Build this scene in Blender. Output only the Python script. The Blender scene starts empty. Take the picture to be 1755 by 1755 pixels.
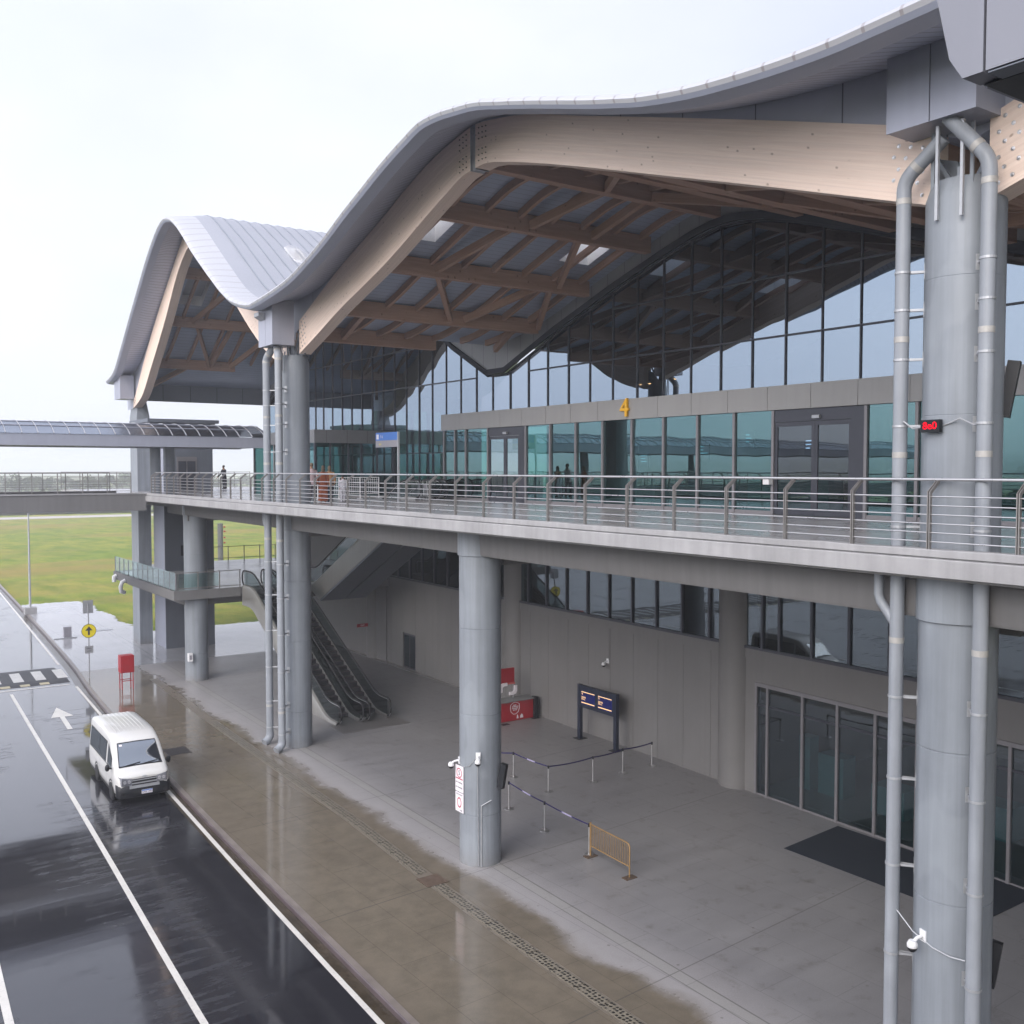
import bpy, bmesh, math, random
from mathutils import Vector, Matrix
R = math.radians
random.seed(7)
SC = bpy.context.scene
COL = SC.collection

# ------------------------------------------------------------------ camera, sky, sun, exposure
AZ = R(35.0); PITCH = math.atan(73/1700)
cd = bpy.data.cameras.new('camera'); cam = bpy.data.objects.new('camera', cd); COL.objects.link(cam)
cam.location = (0, 0, 12.0)
cam.rotation_euler = (R(90) - PITCH, 0, -AZ)
cd.sensor_width = 36; cd.lens = 36*1700/1755; cd.clip_start = 0.05; cd.clip_end = 9000
SC.camera = cam
W = bpy.data.worlds.new('World'); SC.world = W; W.use_nodes = True
nt = W.node_tree; nt.nodes.clear()
SUN_EL, SUN_AZ = R(32), R(-112)          # azimuth measured from +Y towards +X
o_ = nt.nodes.new('ShaderNodeOutputWorld'); bg = nt.nodes.new('ShaderNodeBackground')
sky = nt.nodes.new('ShaderNodeTexSky'); sky.sky_type = 'NISHITA'; sky.sun_disc = False
sky.sun_elevation = SUN_EL; sky.sun_rotation = SUN_AZ; sky.dust_density = 6; sky.air_density = 1.0
mx = nt.nodes.new('ShaderNodeMixRGB'); mx.inputs[0].default_value = 0.86
tc = nt.nodes.new('ShaderNodeTexCoord'); mp = nt.nodes.new('ShaderNodeMapping'); mp.inputs['Scale'].default_value = (1, 1, 2.2)
nz = nt.nodes.new('ShaderNodeTexNoise'); nz.inputs['Scale'].default_value = 1.6; nz.inputs['Detail'].default_value = 5
cr = nt.nodes.new('ShaderNodeValToRGB')
cr.color_ramp.elements[0].position = 0.3; cr.color_ramp.elements[0].color = (7.7, 8.4, 10.2, 1)
cr.color_ramp.elements[1].position = 0.7; cr.color_ramp.elements[1].color = (10.5, 10.95, 12.4, 1)
L = nt.links.new
L(tc.outputs['Generated'], mp.inputs[0]); L(mp.outputs[0], nz.inputs['Vector']); L(nz.outputs[0], cr.inputs[0])
sx = nt.nodes.new('ShaderNodeSeparateXYZ'); L(tc.outputs['Generated'], sx.inputs[0])
hr = nt.nodes.new('ShaderNodeValToRGB'); hr.color_ramp.elements[0].position = 0.0; hr.color_ramp.elements[0].color = (1.15, 1.13, 1.11, 1); hr.color_ramp.elements[1].position = 0.75; hr.color_ramp.elements[1].color = (0.92, 0.92, 0.95, 1)
hm = nt.nodes.new('ShaderNodeMixRGB'); hm.blend_type = 'MULTIPLY'; hm.inputs[0].default_value = 1
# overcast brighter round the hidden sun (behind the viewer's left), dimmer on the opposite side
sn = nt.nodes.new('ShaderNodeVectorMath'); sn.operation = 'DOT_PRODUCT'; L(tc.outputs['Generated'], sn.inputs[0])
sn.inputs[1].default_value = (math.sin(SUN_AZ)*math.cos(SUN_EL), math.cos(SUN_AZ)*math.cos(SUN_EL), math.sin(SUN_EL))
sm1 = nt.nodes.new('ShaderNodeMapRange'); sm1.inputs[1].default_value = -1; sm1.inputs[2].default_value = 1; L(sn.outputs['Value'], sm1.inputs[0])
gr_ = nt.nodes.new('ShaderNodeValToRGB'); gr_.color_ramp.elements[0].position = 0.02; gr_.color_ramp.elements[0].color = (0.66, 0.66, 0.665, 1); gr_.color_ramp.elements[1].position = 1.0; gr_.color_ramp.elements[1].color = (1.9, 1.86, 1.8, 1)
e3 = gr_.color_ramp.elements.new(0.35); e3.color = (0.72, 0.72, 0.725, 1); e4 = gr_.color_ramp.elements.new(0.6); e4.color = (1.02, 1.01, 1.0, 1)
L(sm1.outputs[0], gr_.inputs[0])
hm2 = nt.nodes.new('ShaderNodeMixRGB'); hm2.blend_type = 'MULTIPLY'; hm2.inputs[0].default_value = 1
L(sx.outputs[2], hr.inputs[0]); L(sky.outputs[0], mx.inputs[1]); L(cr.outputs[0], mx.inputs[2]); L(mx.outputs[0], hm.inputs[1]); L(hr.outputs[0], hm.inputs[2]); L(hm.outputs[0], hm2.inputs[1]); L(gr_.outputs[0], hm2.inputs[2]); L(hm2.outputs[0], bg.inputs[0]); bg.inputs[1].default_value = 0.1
L(bg.outputs[0], o_.inputs[0])
sd = bpy.data.lights.new('sun', 'SUN'); sd.energy = 1.5; sd.angle = R(40); sd.color = (1, 0.97, 0.93)
so = bpy.data.objects.new('sun', sd); COL.objects.link(so)
dv = Vector((math.sin(SUN_AZ)*math.cos(SUN_EL), math.cos(SUN_AZ)*math.cos(SUN_EL), math.sin(SUN_EL)))
so.rotation_euler = (-dv).to_track_quat('-Z', 'Y').to_euler()
SC.view_settings.view_transform = 'Standard'; SC.view_settings.look = 'None'
SC.view_settings.exposure = 0.55; SC.view_settings.gamma = 1; SC.view_settings.use_curve_mapping = False
SC.cycles.use_denoising = True; SC.cycles.max_bounces = 9; SC.cycles.transparent_max_bounces = 12
SC.cycles.diffuse_bounces = 4; SC.cycles.glossy_bounces = 4; SC.cycles.volume_bounces = 1
SC.cycles.caustics_reflective = False; SC.cycles.caustics_refractive = False
SC.cycles.sample_clamp_indirect = 6

# ------------------------------------------------------------------ helpers: materials
MATS = {}
class NB:
    def __init__(s, name):
        s.m = bpy.data.materials.new(name); s.m.use_nodes = True; s.t = s.m.node_tree; s.t.nodes.clear()
        s.out = s.n('ShaderNodeOutputMaterial'); MATS[name] = s.m
    def n(s, k, **kw):
        x = s.t.nodes.new(k)
        for a, b in kw.items(): setattr(x, a, b)
        return x
    def l(s, a, b): s.t.links.new(a, b)
    def coord(s, scale=(1, 1, 1), kind='Object', rot=(0, 0, 0)):
        c = s.n('ShaderNodeTexCoord'); m = s.n('ShaderNodeMapping'); m.inputs['Scale'].default_value = scale
        m.inputs['Rotation'].default_value = rot
        s.l(c.outputs[kind], m.inputs[0]); return m.outputs[0]
    def noise(s, v, scale=1, detail=4, rough=0.55, dist=0):
        x = s.n('ShaderNodeTexNoise'); x.inputs['Scale'].default_value = scale; x.inputs['Detail'].default_value = detail
        x.inputs['Roughness'].default_value = rough; x.inputs['Distortion'].default_value = dist
        s.l(v, x.inputs['Vector']); return x.outputs[0]
    def ramp(s, f, stops):
        x = s.n('ShaderNodeValToRGB'); e = x.color_ramp.elements
        while len(e) < len(stops): e.new(0.5)
        for i, (p, c) in enumerate(stops):
            e[i].position = p; e[i].color = (c, c, c, 1) if not isinstance(c, tuple) else (*c, 1)
        s.l(f, x.inputs[0]); return x.outputs[0]
    def math(s, op, a, b=None, c=None):
        x = s.n('ShaderNodeMath', operation=op)
        for i, q in enumerate((a, b, c)):
            if q is None: continue
            if isinstance(q, (int, float)): x.inputs[i].default_value = q
            else: s.l(q, x.inputs[i])
        return x.outputs[0]
    def mix(s, f, a, b, mode='MIX'):
        x = s.n('ShaderNodeMixRGB', blend_type=mode)
        for i, q in enumerate((f, a, b)):
            if isinstance(q, (int, float)) and i == 0: x.inputs[0].default_value = q
            elif isinstance(q, (int, float)): x.inputs[i].default_value = (q, q, q, 1)
            elif isinstance(q, tuple): x.inputs[i].default_value = (*q, 1)
            else: s.l(q, x.inputs[i])
        return x.outputs[0]
    def bsdf(s, col, rough=0.5, metal=0, spec=0.5, bump=None, bstr=0.2, bdist=0.02, **kw):
        p = s.n('ShaderNodeBsdfPrincipled')
        for k, q in (('Base Color', col), ('Roughness', rough), ('Metallic', metal), ('Specular IOR Level', spec)):
            if isinstance(q, (int, float)): p.inputs[k].default_value = q
            elif isinstance(q, tuple): p.inputs[k].default_value = (*q, 1)
            else: s.l(q, p.inputs[k])
        for k, q in kw.items(): p.inputs[k.replace('_', ' ')].default_value = q
        if bump is not None:
            b = s.n('ShaderNodeBump'); b.inputs['Strength'].default_value = bstr; b.inputs['Distance'].default_value = bdist
            s.l(bump, b.inputs['Height']); s.l(b.outputs[0], p.inputs['Normal'])
        s.l(p.outputs[0], s.out.inputs[0]); return p

def simple(name, col, rough=0.5, metal=0, spec=0.5, var=0.12, vs=1.2, bump=0.0, bs=60, streak=0.0):
    b = NB(name); v = b.coord()
    f = b.noise(v, vs, 6, 0.6)
    k = b.ramp(f, [(0.25, 1-var), (0.75, 1+var*0.6)])
    c = b.mix(1.0, col, k, 'MULTIPLY')
    if streak:
        st = b.noise(b.coord((3.2, 3.2, 0.12)), 1.5, 5, 0.6)
        c = b.mix(1.0, c, b.ramp(st, [(0.35, 1-streak), (0.62, 1.0)]), 'MULTIPLY')
    r = b.math('ADD', b.math('MULTIPLY', f, 0.25), max(rough-0.12, 0.02))
    bm_ = b.noise(v, bs, 4) if bump else None
    b.bsdf(c, r, metal, spec, bm_, bump, 0.01)
    return b.m

def emit(name, col, s):
    b = NB(name); e = b.n('ShaderNodeEmission'); e.inputs[0].default_value = (*col, 1); e.inputs[1].default_value = s
    b.l(e.outputs[0], b.out.inputs[0]); return b.m

def glass(name, tint, refl, f0, f1, rough=0.0):
    """coated architectural pane: tinted see-through plus a mirror-like share that grows towards grazing angles"""
    b = NB(name)
    t = b.n('ShaderNodeBsdfTransparent'); t.inputs[0].default_value = (*tint, 1)
    g = b.n('ShaderNodeBsdfGlossy'); g.inputs[0].default_value = (*refl, 1); g.inputs['Roughness'].default_value = rough
    wob = b.noise(b.coord((0.5, 0.5, 0.35)), 1.0, 1); bp = b.n('ShaderNodeBump'); bp.inputs['Strength'].default_value = 0.05; bp.inputs['Distance'].default_value = 0.15
    b.l(wob, bp.inputs['Height']); b.l(bp.outputs[0], g.inputs['Normal'])
    lw = b.n('ShaderNodeLayerWeight'); lw.inputs[0].default_value = 0.35
    f = b.math('ADD', b.math('MULTIPLY', lw.outputs['Facing'], f1), f0)
    mxs = b.n('ShaderNodeMixShader'); b.l(f, mxs.inputs[0]); b.l(t.outputs[0], mxs.inputs[1]); b.l(g.outputs[0], mxs.inputs[2])
    b.l(mxs.outputs[0], b.out.inputs[0]); return b.m

def m_paint():
    b = NB('grey_blue_paint'); v = b.coord(); f = b.noise(v, 0.9, 6, 0.6); st = b.noise(b.coord((3.2, 3.2, 0.12)), 1.5, 5, 0.6); sp = b.n('ShaderNodeSeparateXYZ'); b.l(v, sp.inputs[0])
    c = b.mix(1.0, (0.235, 0.257, 0.285), b.ramp(f, [(0.25, 0.86), (0.75, 1.08)]), 'MULTIPLY'); c = b.mix(1.0, c, b.ramp(st, [(0.35, 0.80), (0.62, 1.0)]), 'MULTIPLY')
    pt = b.noise(b.coord((1.1, 1.1, 0.45)), 1.0, 2, 0.4); c = b.mix(b.ramp(pt, [(0.60, 0.0), (0.63, 0.22)]), c, (0.30, 0.325, 0.35))
    g = b.noise(b.coord((2, 2, 1)), 2.0, 6, 0.7); gz = b.n('ShaderNodeMapRange'); gz.inputs[1].default_value = 0.0; gz.inputs[2].default_value = 0.75; gz.inputs[3].default_value = 1; gz.inputs[4].default_value = 0; b.l(sp.outputs[2], gz.inputs[0])
    c = b.mix(b.math('MULTIPLY', b.math('MULTIPLY', gz.outputs[0], gz.outputs[0]), b.ramp(g, [(0.3, 0.2), (0.7, 0.8)])), c, (0.17, 0.155, 0.14))
    b.bsdf(c, b.math('ADD', b.math('MULTIPLY', f, 0.25), 0.3), 0, 0.4, b.noise(v, 3, 5), 0.12, 0.01); return b.m
M_PAINT = m_paint()
M_PIPE = simple('grey_pipe_paint', (0.28, 0.30, 0.33), 0.40, 0, 0.4, 0.12, 1.5, 0.02, 60, 0.2)
M_COLLAR = simple('bare_collar', (0.40, 0.385, 0.365), 0.5, 0.2, 0.4, 0.2, 8)
M_PANEL = simple('warm_grey_panel', (0.30, 0.295, 0.29), 0.42, 0.1, 0.4, 0.07, 0.9, 0, 60, 0.06)
M_PANELB = simple('blue_grey_panel', (0.33, 0.345, 0.41), 0.38, 0.15, 0.4, 0.06, 0.8, 0, 60, 0.05)
M_NEARP = simple('near_canopy_panel', (0.20, 0.205, 0.235), 0.4, 0.1, 0.4, 0.06, 1.5, 0, 60, 0.05)
M_EDGE = simple('eave_edge_paint', (0.42, 0.45, 0.55), 0.45, 0.1, 0.4, 0.05, 0.8)
M_PANELD = simple('dark_grey_panel', (0.13, 0.145, 0.175), 0.45, 0.1, 0.4, 0.1, 0.8, 0, 60, 0.08)
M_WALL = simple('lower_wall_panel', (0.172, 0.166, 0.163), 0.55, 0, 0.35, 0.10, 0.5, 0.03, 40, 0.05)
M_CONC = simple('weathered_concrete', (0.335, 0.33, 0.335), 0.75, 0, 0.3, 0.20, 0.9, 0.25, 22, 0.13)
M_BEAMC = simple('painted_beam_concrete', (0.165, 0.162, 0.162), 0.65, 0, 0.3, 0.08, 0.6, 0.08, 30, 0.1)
M_DECK = simple('deck_tiles', (0.34, 0.33, 0.33), 0.22, 0, 0.5, 0.1, 0.6, 0.02, 30)
M_FRAME = simple('dark_window_frame', (0.045, 0.048, 0.062), 0.38, 0.3, 0.5, 0.15, 2)
M_GUTTER = simple('matt_dark_gutter', (0.04, 0.045, 0.058), 0.75, 0, 0.25, 0.1, 2)
M_FRAMEL = simple('grey_window_frame', (0.21, 0.20, 0.21), 0.40, 0.3, 0.5, 0.1, 2)
M_STEEL = simple('brushed_stainless', (0.55, 0.54, 0.54), 0.30, 0.85, 0.5, 0.12, 3, 0.02, 120)
M_STEELD = simple('dull_post_steel', (0.27, 0.255, 0.245), 0.42, 0.6, 0.5, 0.15, 4, 0.03, 80)
M_GALV = simple('galvanised_steel', (0.42, 0.43, 0.45), 0.5, 0.5, 0.5, 0.2, 6)
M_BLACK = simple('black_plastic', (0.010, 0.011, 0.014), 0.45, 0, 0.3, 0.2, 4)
M_NAVY = simple('navy_cabinet', (0.012, 0.017, 0.035), 0.4, 0.1, 0.5, 0.15, 2)
M_WHITE = simple('white_plastic', (0.72, 0.72, 0.73), 0.4, 0, 0.5, 0.06, 5)
M_RED = simple('red_paint', (0.33, 0.010, 0.018), 0.4, 0, 0.5, 0.15, 3)
M_RUBBER = simple('black_rubber', (0.012, 0.012, 0.013), 0.6, 0, 0.4, 0.25, 8, 0.1, 60)
M_MAT = simple('entrance_mat', (0.018, 0.024, 0.034), 0.9, 0, 0.2, 0.2, 6, 0.3, 200)
M_GOLD = simple('bronze_paint', (0.30, 0.185, 0.075), 0.42, 0.35, 0.5, 0.15, 5, 0.04, 80)
M_RUST = simple('rusted_plate', (0.115, 0.08, 0.058), 0.7, 0.2, 0.3, 0.35, 9, 0.2, 50)
M_YELLOW = simple('yellow_numeral', (0.80, 0.42, 0.010), 0.4, 0, 0.5, 0.05, 4)
M_SIGNY = simple('yellow_sign', (0.80, 0.66, 0.02), 0.4, 0, 0.5, 0.05, 4)
M_SIGNW = simple('white_sign', (0.74, 0.70, 0.73), 0.4, 0, 0.5, 0.05, 6)
M_SIGNR = simple('red_print', (0.42, 0.03, 0.07), 0.45, 0, 0.5, 0.05, 6)
M_INK = simple('dark_print', (0.03, 0.025, 0.04), 0.5, 0, 0.4, 0.1, 8)
M_BLUE = simple('blue_sign', (0.03, 0.16, 0.55), 0.35, 0, 0.5, 0.05, 4)
M_GREYS = simple('grey_sign', (0.28, 0.27, 0.30), 0.4, 0, 0.5, 0.05, 4)
M_BELT = simple('navy_belt', (0.02, 0.016, 0.075), 0.7, 0, 0.3, 0.1, 5)
M_BELTW = simple('pale_belt', (0.35, 0.32, 0.48), 0.7, 0, 0.3, 0.1, 5)
M_INTW = simple('interior_wall', (0.11, 0.085, 0.07), 0.7, 0, 0.3, 0.15, 0.5)
M_INTF = simple('interior_floor', (0.22, 0.21, 0.2), 0.2, 0, 0.5, 0.1, 0.5)
M_TEAL = simple('teal_counter', (0.08, 0.22, 0.22), 0.5, 0, 0.4, 0.1, 2)
M_PAINTW = None
M_LAMP = emit('warm_lamp', (1.0, 0.62, 0.28), 30)
M_SCREEN = emit('screen_blue', (0.012, 0.014, 0.07), 1.0)
M_SCRT = emit('screen_text', (1.0, 0.62, 0.30), 1.1)
M_SCRW = emit('screen_white_text', (0.55, 0.7, 1.0), 1.2)
M_LED = emit('red_led', (1.0, 0.005, 0.02), 1.6)
G_UP = glass('coated_glass', (0.16, 0.16, 0.17), (0.43, 0.52, 0.61), 0.46, 0.42)
G_LOW = glass('teal_glass', (0.10, 0.30, 0.27), (0.27, 0.47, 0.49), 0.28, 0.45)
G_SHOP = glass('shop_glass', (0.30, 0.42, 0.44), (0.50, 0.57, 0.62), 0.11, 0.38)
G_END = glass('green_glass', (0.22, 0.62, 0.47), (0.5, 0.7, 0.65), 0.08, 0.4)
G_BAL = glass('balustrade_glass', (0.66, 0.80, 0.77), (0.7, 0.8, 0.78), 0.08, 0.5)
G_CAN = glass('canopy_sheet', (0.42, 0.45, 0.49), (0.52, 0.55, 0.60), 0.55, 0.35, 0.25)
G_VAN = glass('van_glass', (0.05, 0.07, 0.08), (0.85, 0.92, 1.0), 0.20, 0.5)
G_VANS = glass('van_side_glass', (0.03, 0.035, 0.04), (0.7, 0.76, 0.8), 0.05, 0.35)
G_LAMP = glass('lamp_lens', (0.75, 0.75, 0.78), (0.9, 0.9, 0.9), 0.15, 0.5)

def m_wood(name, col, dark):
    b = NB(name); uv = b.n('ShaderNodeTexCoord').outputs['UV']
    m = b.n('ShaderNodeMapping'); m.inputs['Scale'].default_value = (0.35, 9, 1); b.l(uv, m.inputs[0])
    g = b.noise(m.outputs[0], 2.2, 8, 0.65, 0.4)
    m2 = b.n('ShaderNodeMapping'); m2.inputs['Scale'].default_value = (0.16, 22, 1); b.l(uv, m2.inputs[0])
    lam = b.n('ShaderNodeTexVoronoi'); lam.inputs['Scale'].default_value = 1.0; b.l(m2.outputs[0], lam.inputs['Vector'])
    m3 = b.n('ShaderNodeMapping'); m3.inputs['Scale'].default_value = (2.6, 4.2, 1); b.l(uv, m3.inputs[0])
    kn = b.n('ShaderNodeTexVoronoi'); kn.inputs['Scale'].default_value = 1.0; kn.inputs['Randomness'].default_value = 1; b.l(m3.outputs[0], kn.inputs['Vector'])
    c = b.mix(b.ramp(g, [(0.3, 0.0), (0.75, 1.0)]), dark, col)
    hs = b.n('ShaderNodeSeparateColor'); b.l(lam.outputs['Color'], hs.inputs[0])
    c = b.mix(1.0, c, b.ramp(hs.outputs[0], [(0.0, 0.95), (1.0, 1.03)]), 'MULTIPLY')
    c = b.mix(b.ramp(kn.outputs['Distance'], [(0.06, 0.75), (0.13, 0.0)]), c, (dark[0]*0.45, dark[1]*0.4, dark[2]*0.35))
    b.bsdf(c, 0.55, 0, 0.35, g, 0.06, 0.01); return b.m
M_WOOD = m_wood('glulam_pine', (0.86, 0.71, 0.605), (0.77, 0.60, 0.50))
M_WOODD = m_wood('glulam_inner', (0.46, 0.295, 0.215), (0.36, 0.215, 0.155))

def m_lined(name, col, spacing, axis, depth, rough=0.45, metal=0.2, width=0.08):
    """ribbed metal sheet: thin grooves every `spacing` metres along one world axis"""
    b = NB(name); v = b.coord(); sp = b.n('ShaderNodeSeparateXYZ'); b.l(v, sp.inputs[0])
    f = b.math('FRACT', b.math('MULTIPLY', sp.outputs[axis], 1/spacing))
    g = b.math('LESS_THAN', b.math('ABSOLUTE', b.math('SUBTRACT', f, 0.5)), width)
    n = b.noise(v, 0.7, 5)
    c = b.mix(1.0, col, b.ramp(n, [(0.3, 0.92), (0.7, 1.05)]), 'MULTIPLY')
    c = b.mix(b.math('MULTIPLY', g, depth), c, (col[0]*0.3, col[1]*0.3, col[2]*0.32))
    b.bsdf(c, rough, metal, 0.4, b.math('SUBTRACT', 1.0, g), 0.5, 0.02); return b.m
M_SOFFIT = m_lined('soffit_strip', (0.46, 0.495, 0.61), 0.22, 1, 0.6)
M_CEIL = m_lined('ribbed_ceiling', (0.38, 0.435, 0.55), 0.26, 1, 0.4, width=0.06)
M_ROOF = simple('roof_metal', (0.335, 0.34, 0.37), 0.38, 0.35, 0.5, 0.05, 0.5)
def m_scale():
    b = NB('shingled_eave_band'); v = b.coord(); sp = b.n('ShaderNodeSeparateXYZ'); b.l(v, sp.inputs[0])
    f = b.math('FRACT', b.math('MULTIPLY', sp.outputs[1], 1.45)); g = b.math('LESS_THAN', f, 0.09)
    f2 = b.math('FRACT', b.math('MULTIPLY', b.math('SUBTRACT', sp.outputs[0], b.math('MULTIPLY', sp.outputs[1], 0.05)), 2.1)); g2 = b.math('LESS_THAN', f2, 0.05)
    c = b.mix(b.math('MULTIPLY', g, 0.6), (0.46, 0.46, 0.48), (0.24, 0.20, 0.20)); c = b.mix(b.math('MULTIPLY', g2, 0.5), c, (0.42, 0.40, 0.41))
    b.bsdf(c, 0.35, 0.3, 0.5, b.math('SUBTRACT', 1.0, g), 0.4, 0.02)
    return b.m
M_SCALE = m_scale()
M_SEAM = simple('roof_seam', (0.27, 0.29, 0.33), 0.45, 0.4, 0.5, 0.05, 1)

# ------------------------------------------------------------------ ground materials
def m_road():
    b = NB('wet_asphalt'); v = b.coord()
    fine = b.noise(v, 45, 4)
    st = b.noise(b.coord((0.16, 1.35, 1)), 1.0, 6, 0.62, 0.3)
    big = b.noise(b.coord((0.35, 0.12, 1)), 0.9, 4, 0.6)
    pud = b.ramp(b.math('ADD', b.math('MULTIPLY', st, 0.6), b.math('MULTIPLY', big, 0.5)), [(0.46, 0.0), (0.60, 1.0)])
    c = b.mix(fine, (0.010, 0.010, 0.013), (0.034, 0.034, 0.040))
    c = b.mix(b.math('MULTIPLY', pud, 0.5), c, (0.012, 0.012, 0.016))
    # dry blotchy lines where water has drained
    dry = b.noise(b.coord((0.5, 2.6, 1)), 1.1, 8, 0.75)
    dm = b.math('MULTIPLY', b.ramp(dry, [(0.50, 0.0), (0.57, 1.0)]), b.ramp(big, [(0.40, 1.0), (0.52, 0.0)]))
    r = b.mix(pud, 0.11, 0.035); r = b.mix(dm, r, 0.45)
    h = b.math('ADD', b.math('MULTIPLY', st, 0.6), b.math('MULTIPLY', fine, 0.06))
    p = b.bsdf(c, r, 0, 0.5, h, 0.13, 0.02); p.inputs['Coat Weight'].default_value = 0.8; p.inputs['Coat IOR'].default_value = 1.22; b.l(b.mix(pud, 0.09, 0.03), p.inputs['Coat Roughness'])
    bc = b.n('ShaderNodeBump'); bc.inputs['Strength'].default_value = 0.045; bc.inputs['Distance'].default_value = 0.02; b.l(h, bc.inputs['Height']); b.l(bc.outputs[0], p.inputs['Coat Normal'])
    return b.m
M_ROAD = m_road()
def m_pave(name, always_wet):
    b = NB(name); v = b.coord(); sp = b.n('ShaderNodeSeparateXYZ'); b.l(v, sp.inputs[0]); X, Y = sp.outputs[0], sp.outputs[1]
    n1 = b.noise(v, 0.30, 5, 0.6); n2 = b.noise(v, 1.6, 7, 0.65); n3 = b.noise(v, 30, 4); n4 = b.noise(b.coord((0.25, 1.6, 1)), 1.1, 5, 0.6)
    br = b.n('ShaderNodeTexBrick'); br.inputs['Scale'].default_value = 1.0; br.inputs['Mortar Size'].default_value = 0.007
    br.inputs['Brick Width'].default_value = 2.4; br.inputs['Row Height'].default_value = 1.2; br.offset = 0.5
    br.inputs['Color1'].default_value = (1, 1, 1, 1); br.inputs['Color2'].default_value = (0.955, 0.955, 0.96, 1); br.inputs['Mortar'].default_value = (0.62, 0.62, 0.62, 1)
    b.l(b.coord((1, 1, 1), rot=(0, 0, R(90-2))), br.inputs['Vector'])
    dry = b.mix(n1, (0.178, 0.173, 0.176), (0.25, 0.242, 0.244)); dry = b.mix(b.ramp(n4, [(0.4, 0.0), (0.75, 0.4)]), dry, (0.13, 0.126, 0.126))
    dry = b.mix(b.ramp(n2, [(0.56, 0.0), (0.72, 0.65)]), dry, (0.10, 0.092, 0.08))
    wet = b.mix(n1, (0.135, 0.112, 0.083), (0.20, 0.168, 0.128)); wet = b.mix(b.ramp(n2, [(0.35, 0.5), (0.6, 0.0)]), wet, (0.10, 0.088, 0.068))
    edge = b.math('ADD', b.math('ADD', X, b.math('MULTIPLY', b.math('SUBTRACT', n2, 0.5), 0.28)), b.math('MULTIPLY', b.math('SUBTRACT', n1, 0.5), 2.2))
    edge = b.math('SUBTRACT', edge, b.math('MULTIPLY', b.math('MAXIMUM', b.math('SUBTRACT', Y, 30), 0), 0.010))
    ms = b.n('ShaderNodeMapRange'); ms.interpolation_type = 'SMOOTHSTEP'; ms.inputs[1].default_value = 15.2; ms.inputs[2].default_value = 15.95
    ms.inputs[3].default_value = 1; ms.inputs[4].default_value = 0; b.l(edge, ms.inputs[0])
    w = ms.outputs[0]
    ys = b.n('ShaderNodeMapRange'); ys.interpolation_type = 'SMOOTHSTEP'; ys.inputs[1].default_value = 66; ys.inputs[2].default_value = 74
    b.l(b.math('ADD', Y, b.math('MULTIPLY', n1, 6)), ys.inputs[0]); w = b.math('MAXIMUM', w, ys.outputs[0])
    damp = b.math('MULTIPLY', b.math('SUBTRACT', 1.0, w), 1.0)
    # daylight reaching in past the water edge, painted as a paler floor band
    rim = b.n('ShaderNodeMapRange'); rim.inputs[1].default_value = 15.7; rim.inputs[2].default_value = 17.9; rim.inputs[3].default_value = 1; rim.inputs[4].default_value = 0
    b.l(edge, rim.inputs[0])
    dry = b.mix(b.math('MULTIPLY', rim.outputs[0], 0.75), dry, (0.36, 0.34, 0.335))
    if always_wet:
        w = b.math('ADD', 0.0, 1.0); wet = b.mix(n1, (0.26, 0.26, 0.27), (0.40, 0.40, 0.41))
    sk = b.math('SUBTRACT', b.math('SUBTRACT', X, b.math('MULTIPLY', Y, 0.0161)), 16.38)
    j1 = b.math('LESS_THAN', b.math('ABSOLUTE', sk), 0.02); j2 = b.math('LESS_THAN', b.math('ABSOLUTE', b.math('ADD', sk, 0.36)), 0.013)
    cj = b.math('FRACT', b.math('DIVIDE', b.math('SUBTRACT', b.math('SUBTRACT', Y, b.math('MULTIPLY', b.math('SUBTRACT', X, 16.8), 0.077)), 24.1), 7.75))
    j3 = b.math('LESS_THAN', b.math('ABSOLUTE', b.math('SUBTRACT', cj, 0.055)), 0.0024)
    jj = b.math('MAXIMUM', b.math('MAXIMUM', j1, j2), j3)
    vo = b.n('ShaderNodeTexVoronoi'); vo.inputs['Scale'].default_value = 1.7; b.l(v, vo.inputs['Vector'])
    drip = b.math('MULTIPLY', b.ramp(vo.outputs['Distance'], [(0.05, 0.7), (0.085, 0.0)]), b.ramp(n1, [(0.42, 0.0), (0.55, 1.0)]))
    dry = b.mix(drip, dry, (0.10, 0.085, 0.08))
    strip_ = b.math('MULTIPLY', b.math('LESS_THAN', sk, 0.0), b.math('GREATER_THAN', sk, -0.36))
    dry = b.mix(b.math('MULTIPLY', strip_, 0.35), dry, (0.30, 0.295, 0.27))
    c = b.mix(w, dry, wet); c = b.mix(b.math('MULTIPLY', jj, 0.6), c, (0.07, 0.065, 0.06)); c = b.mix(1.0, c, br.outputs[0], 'MULTIPLY'); c = b.mix(1.0, c, b.ramp(n3, [(0.3, 0.93), (0.7, 1.06)]), 'MULTIPLY')
    rw = b.ramp(n2, [(0.35, 0.05), (0.7, 0.16)])
    r = b.mix(w, 0.42, rw); r = b.mix(b.math('MULTIPLY', damp, b.ramp(n4, [(0.45, 0.0), (0.7, 0.5)])), r, 0.26)
    h = b.math('ADD', b.math('MULTIPLY', n3, 0.12), b.math('MULTIPLY', n4, b.math('MULTIPLY', w, 0.25)))
    b.bsdf(c, r, 0, 0.55, h, 0.09, 0.02); return b.m
M_PAVE = m_pave('forecourt_concrete', False); M_PLAZA = m_pave('wet_plaza_concrete', True)
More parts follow.
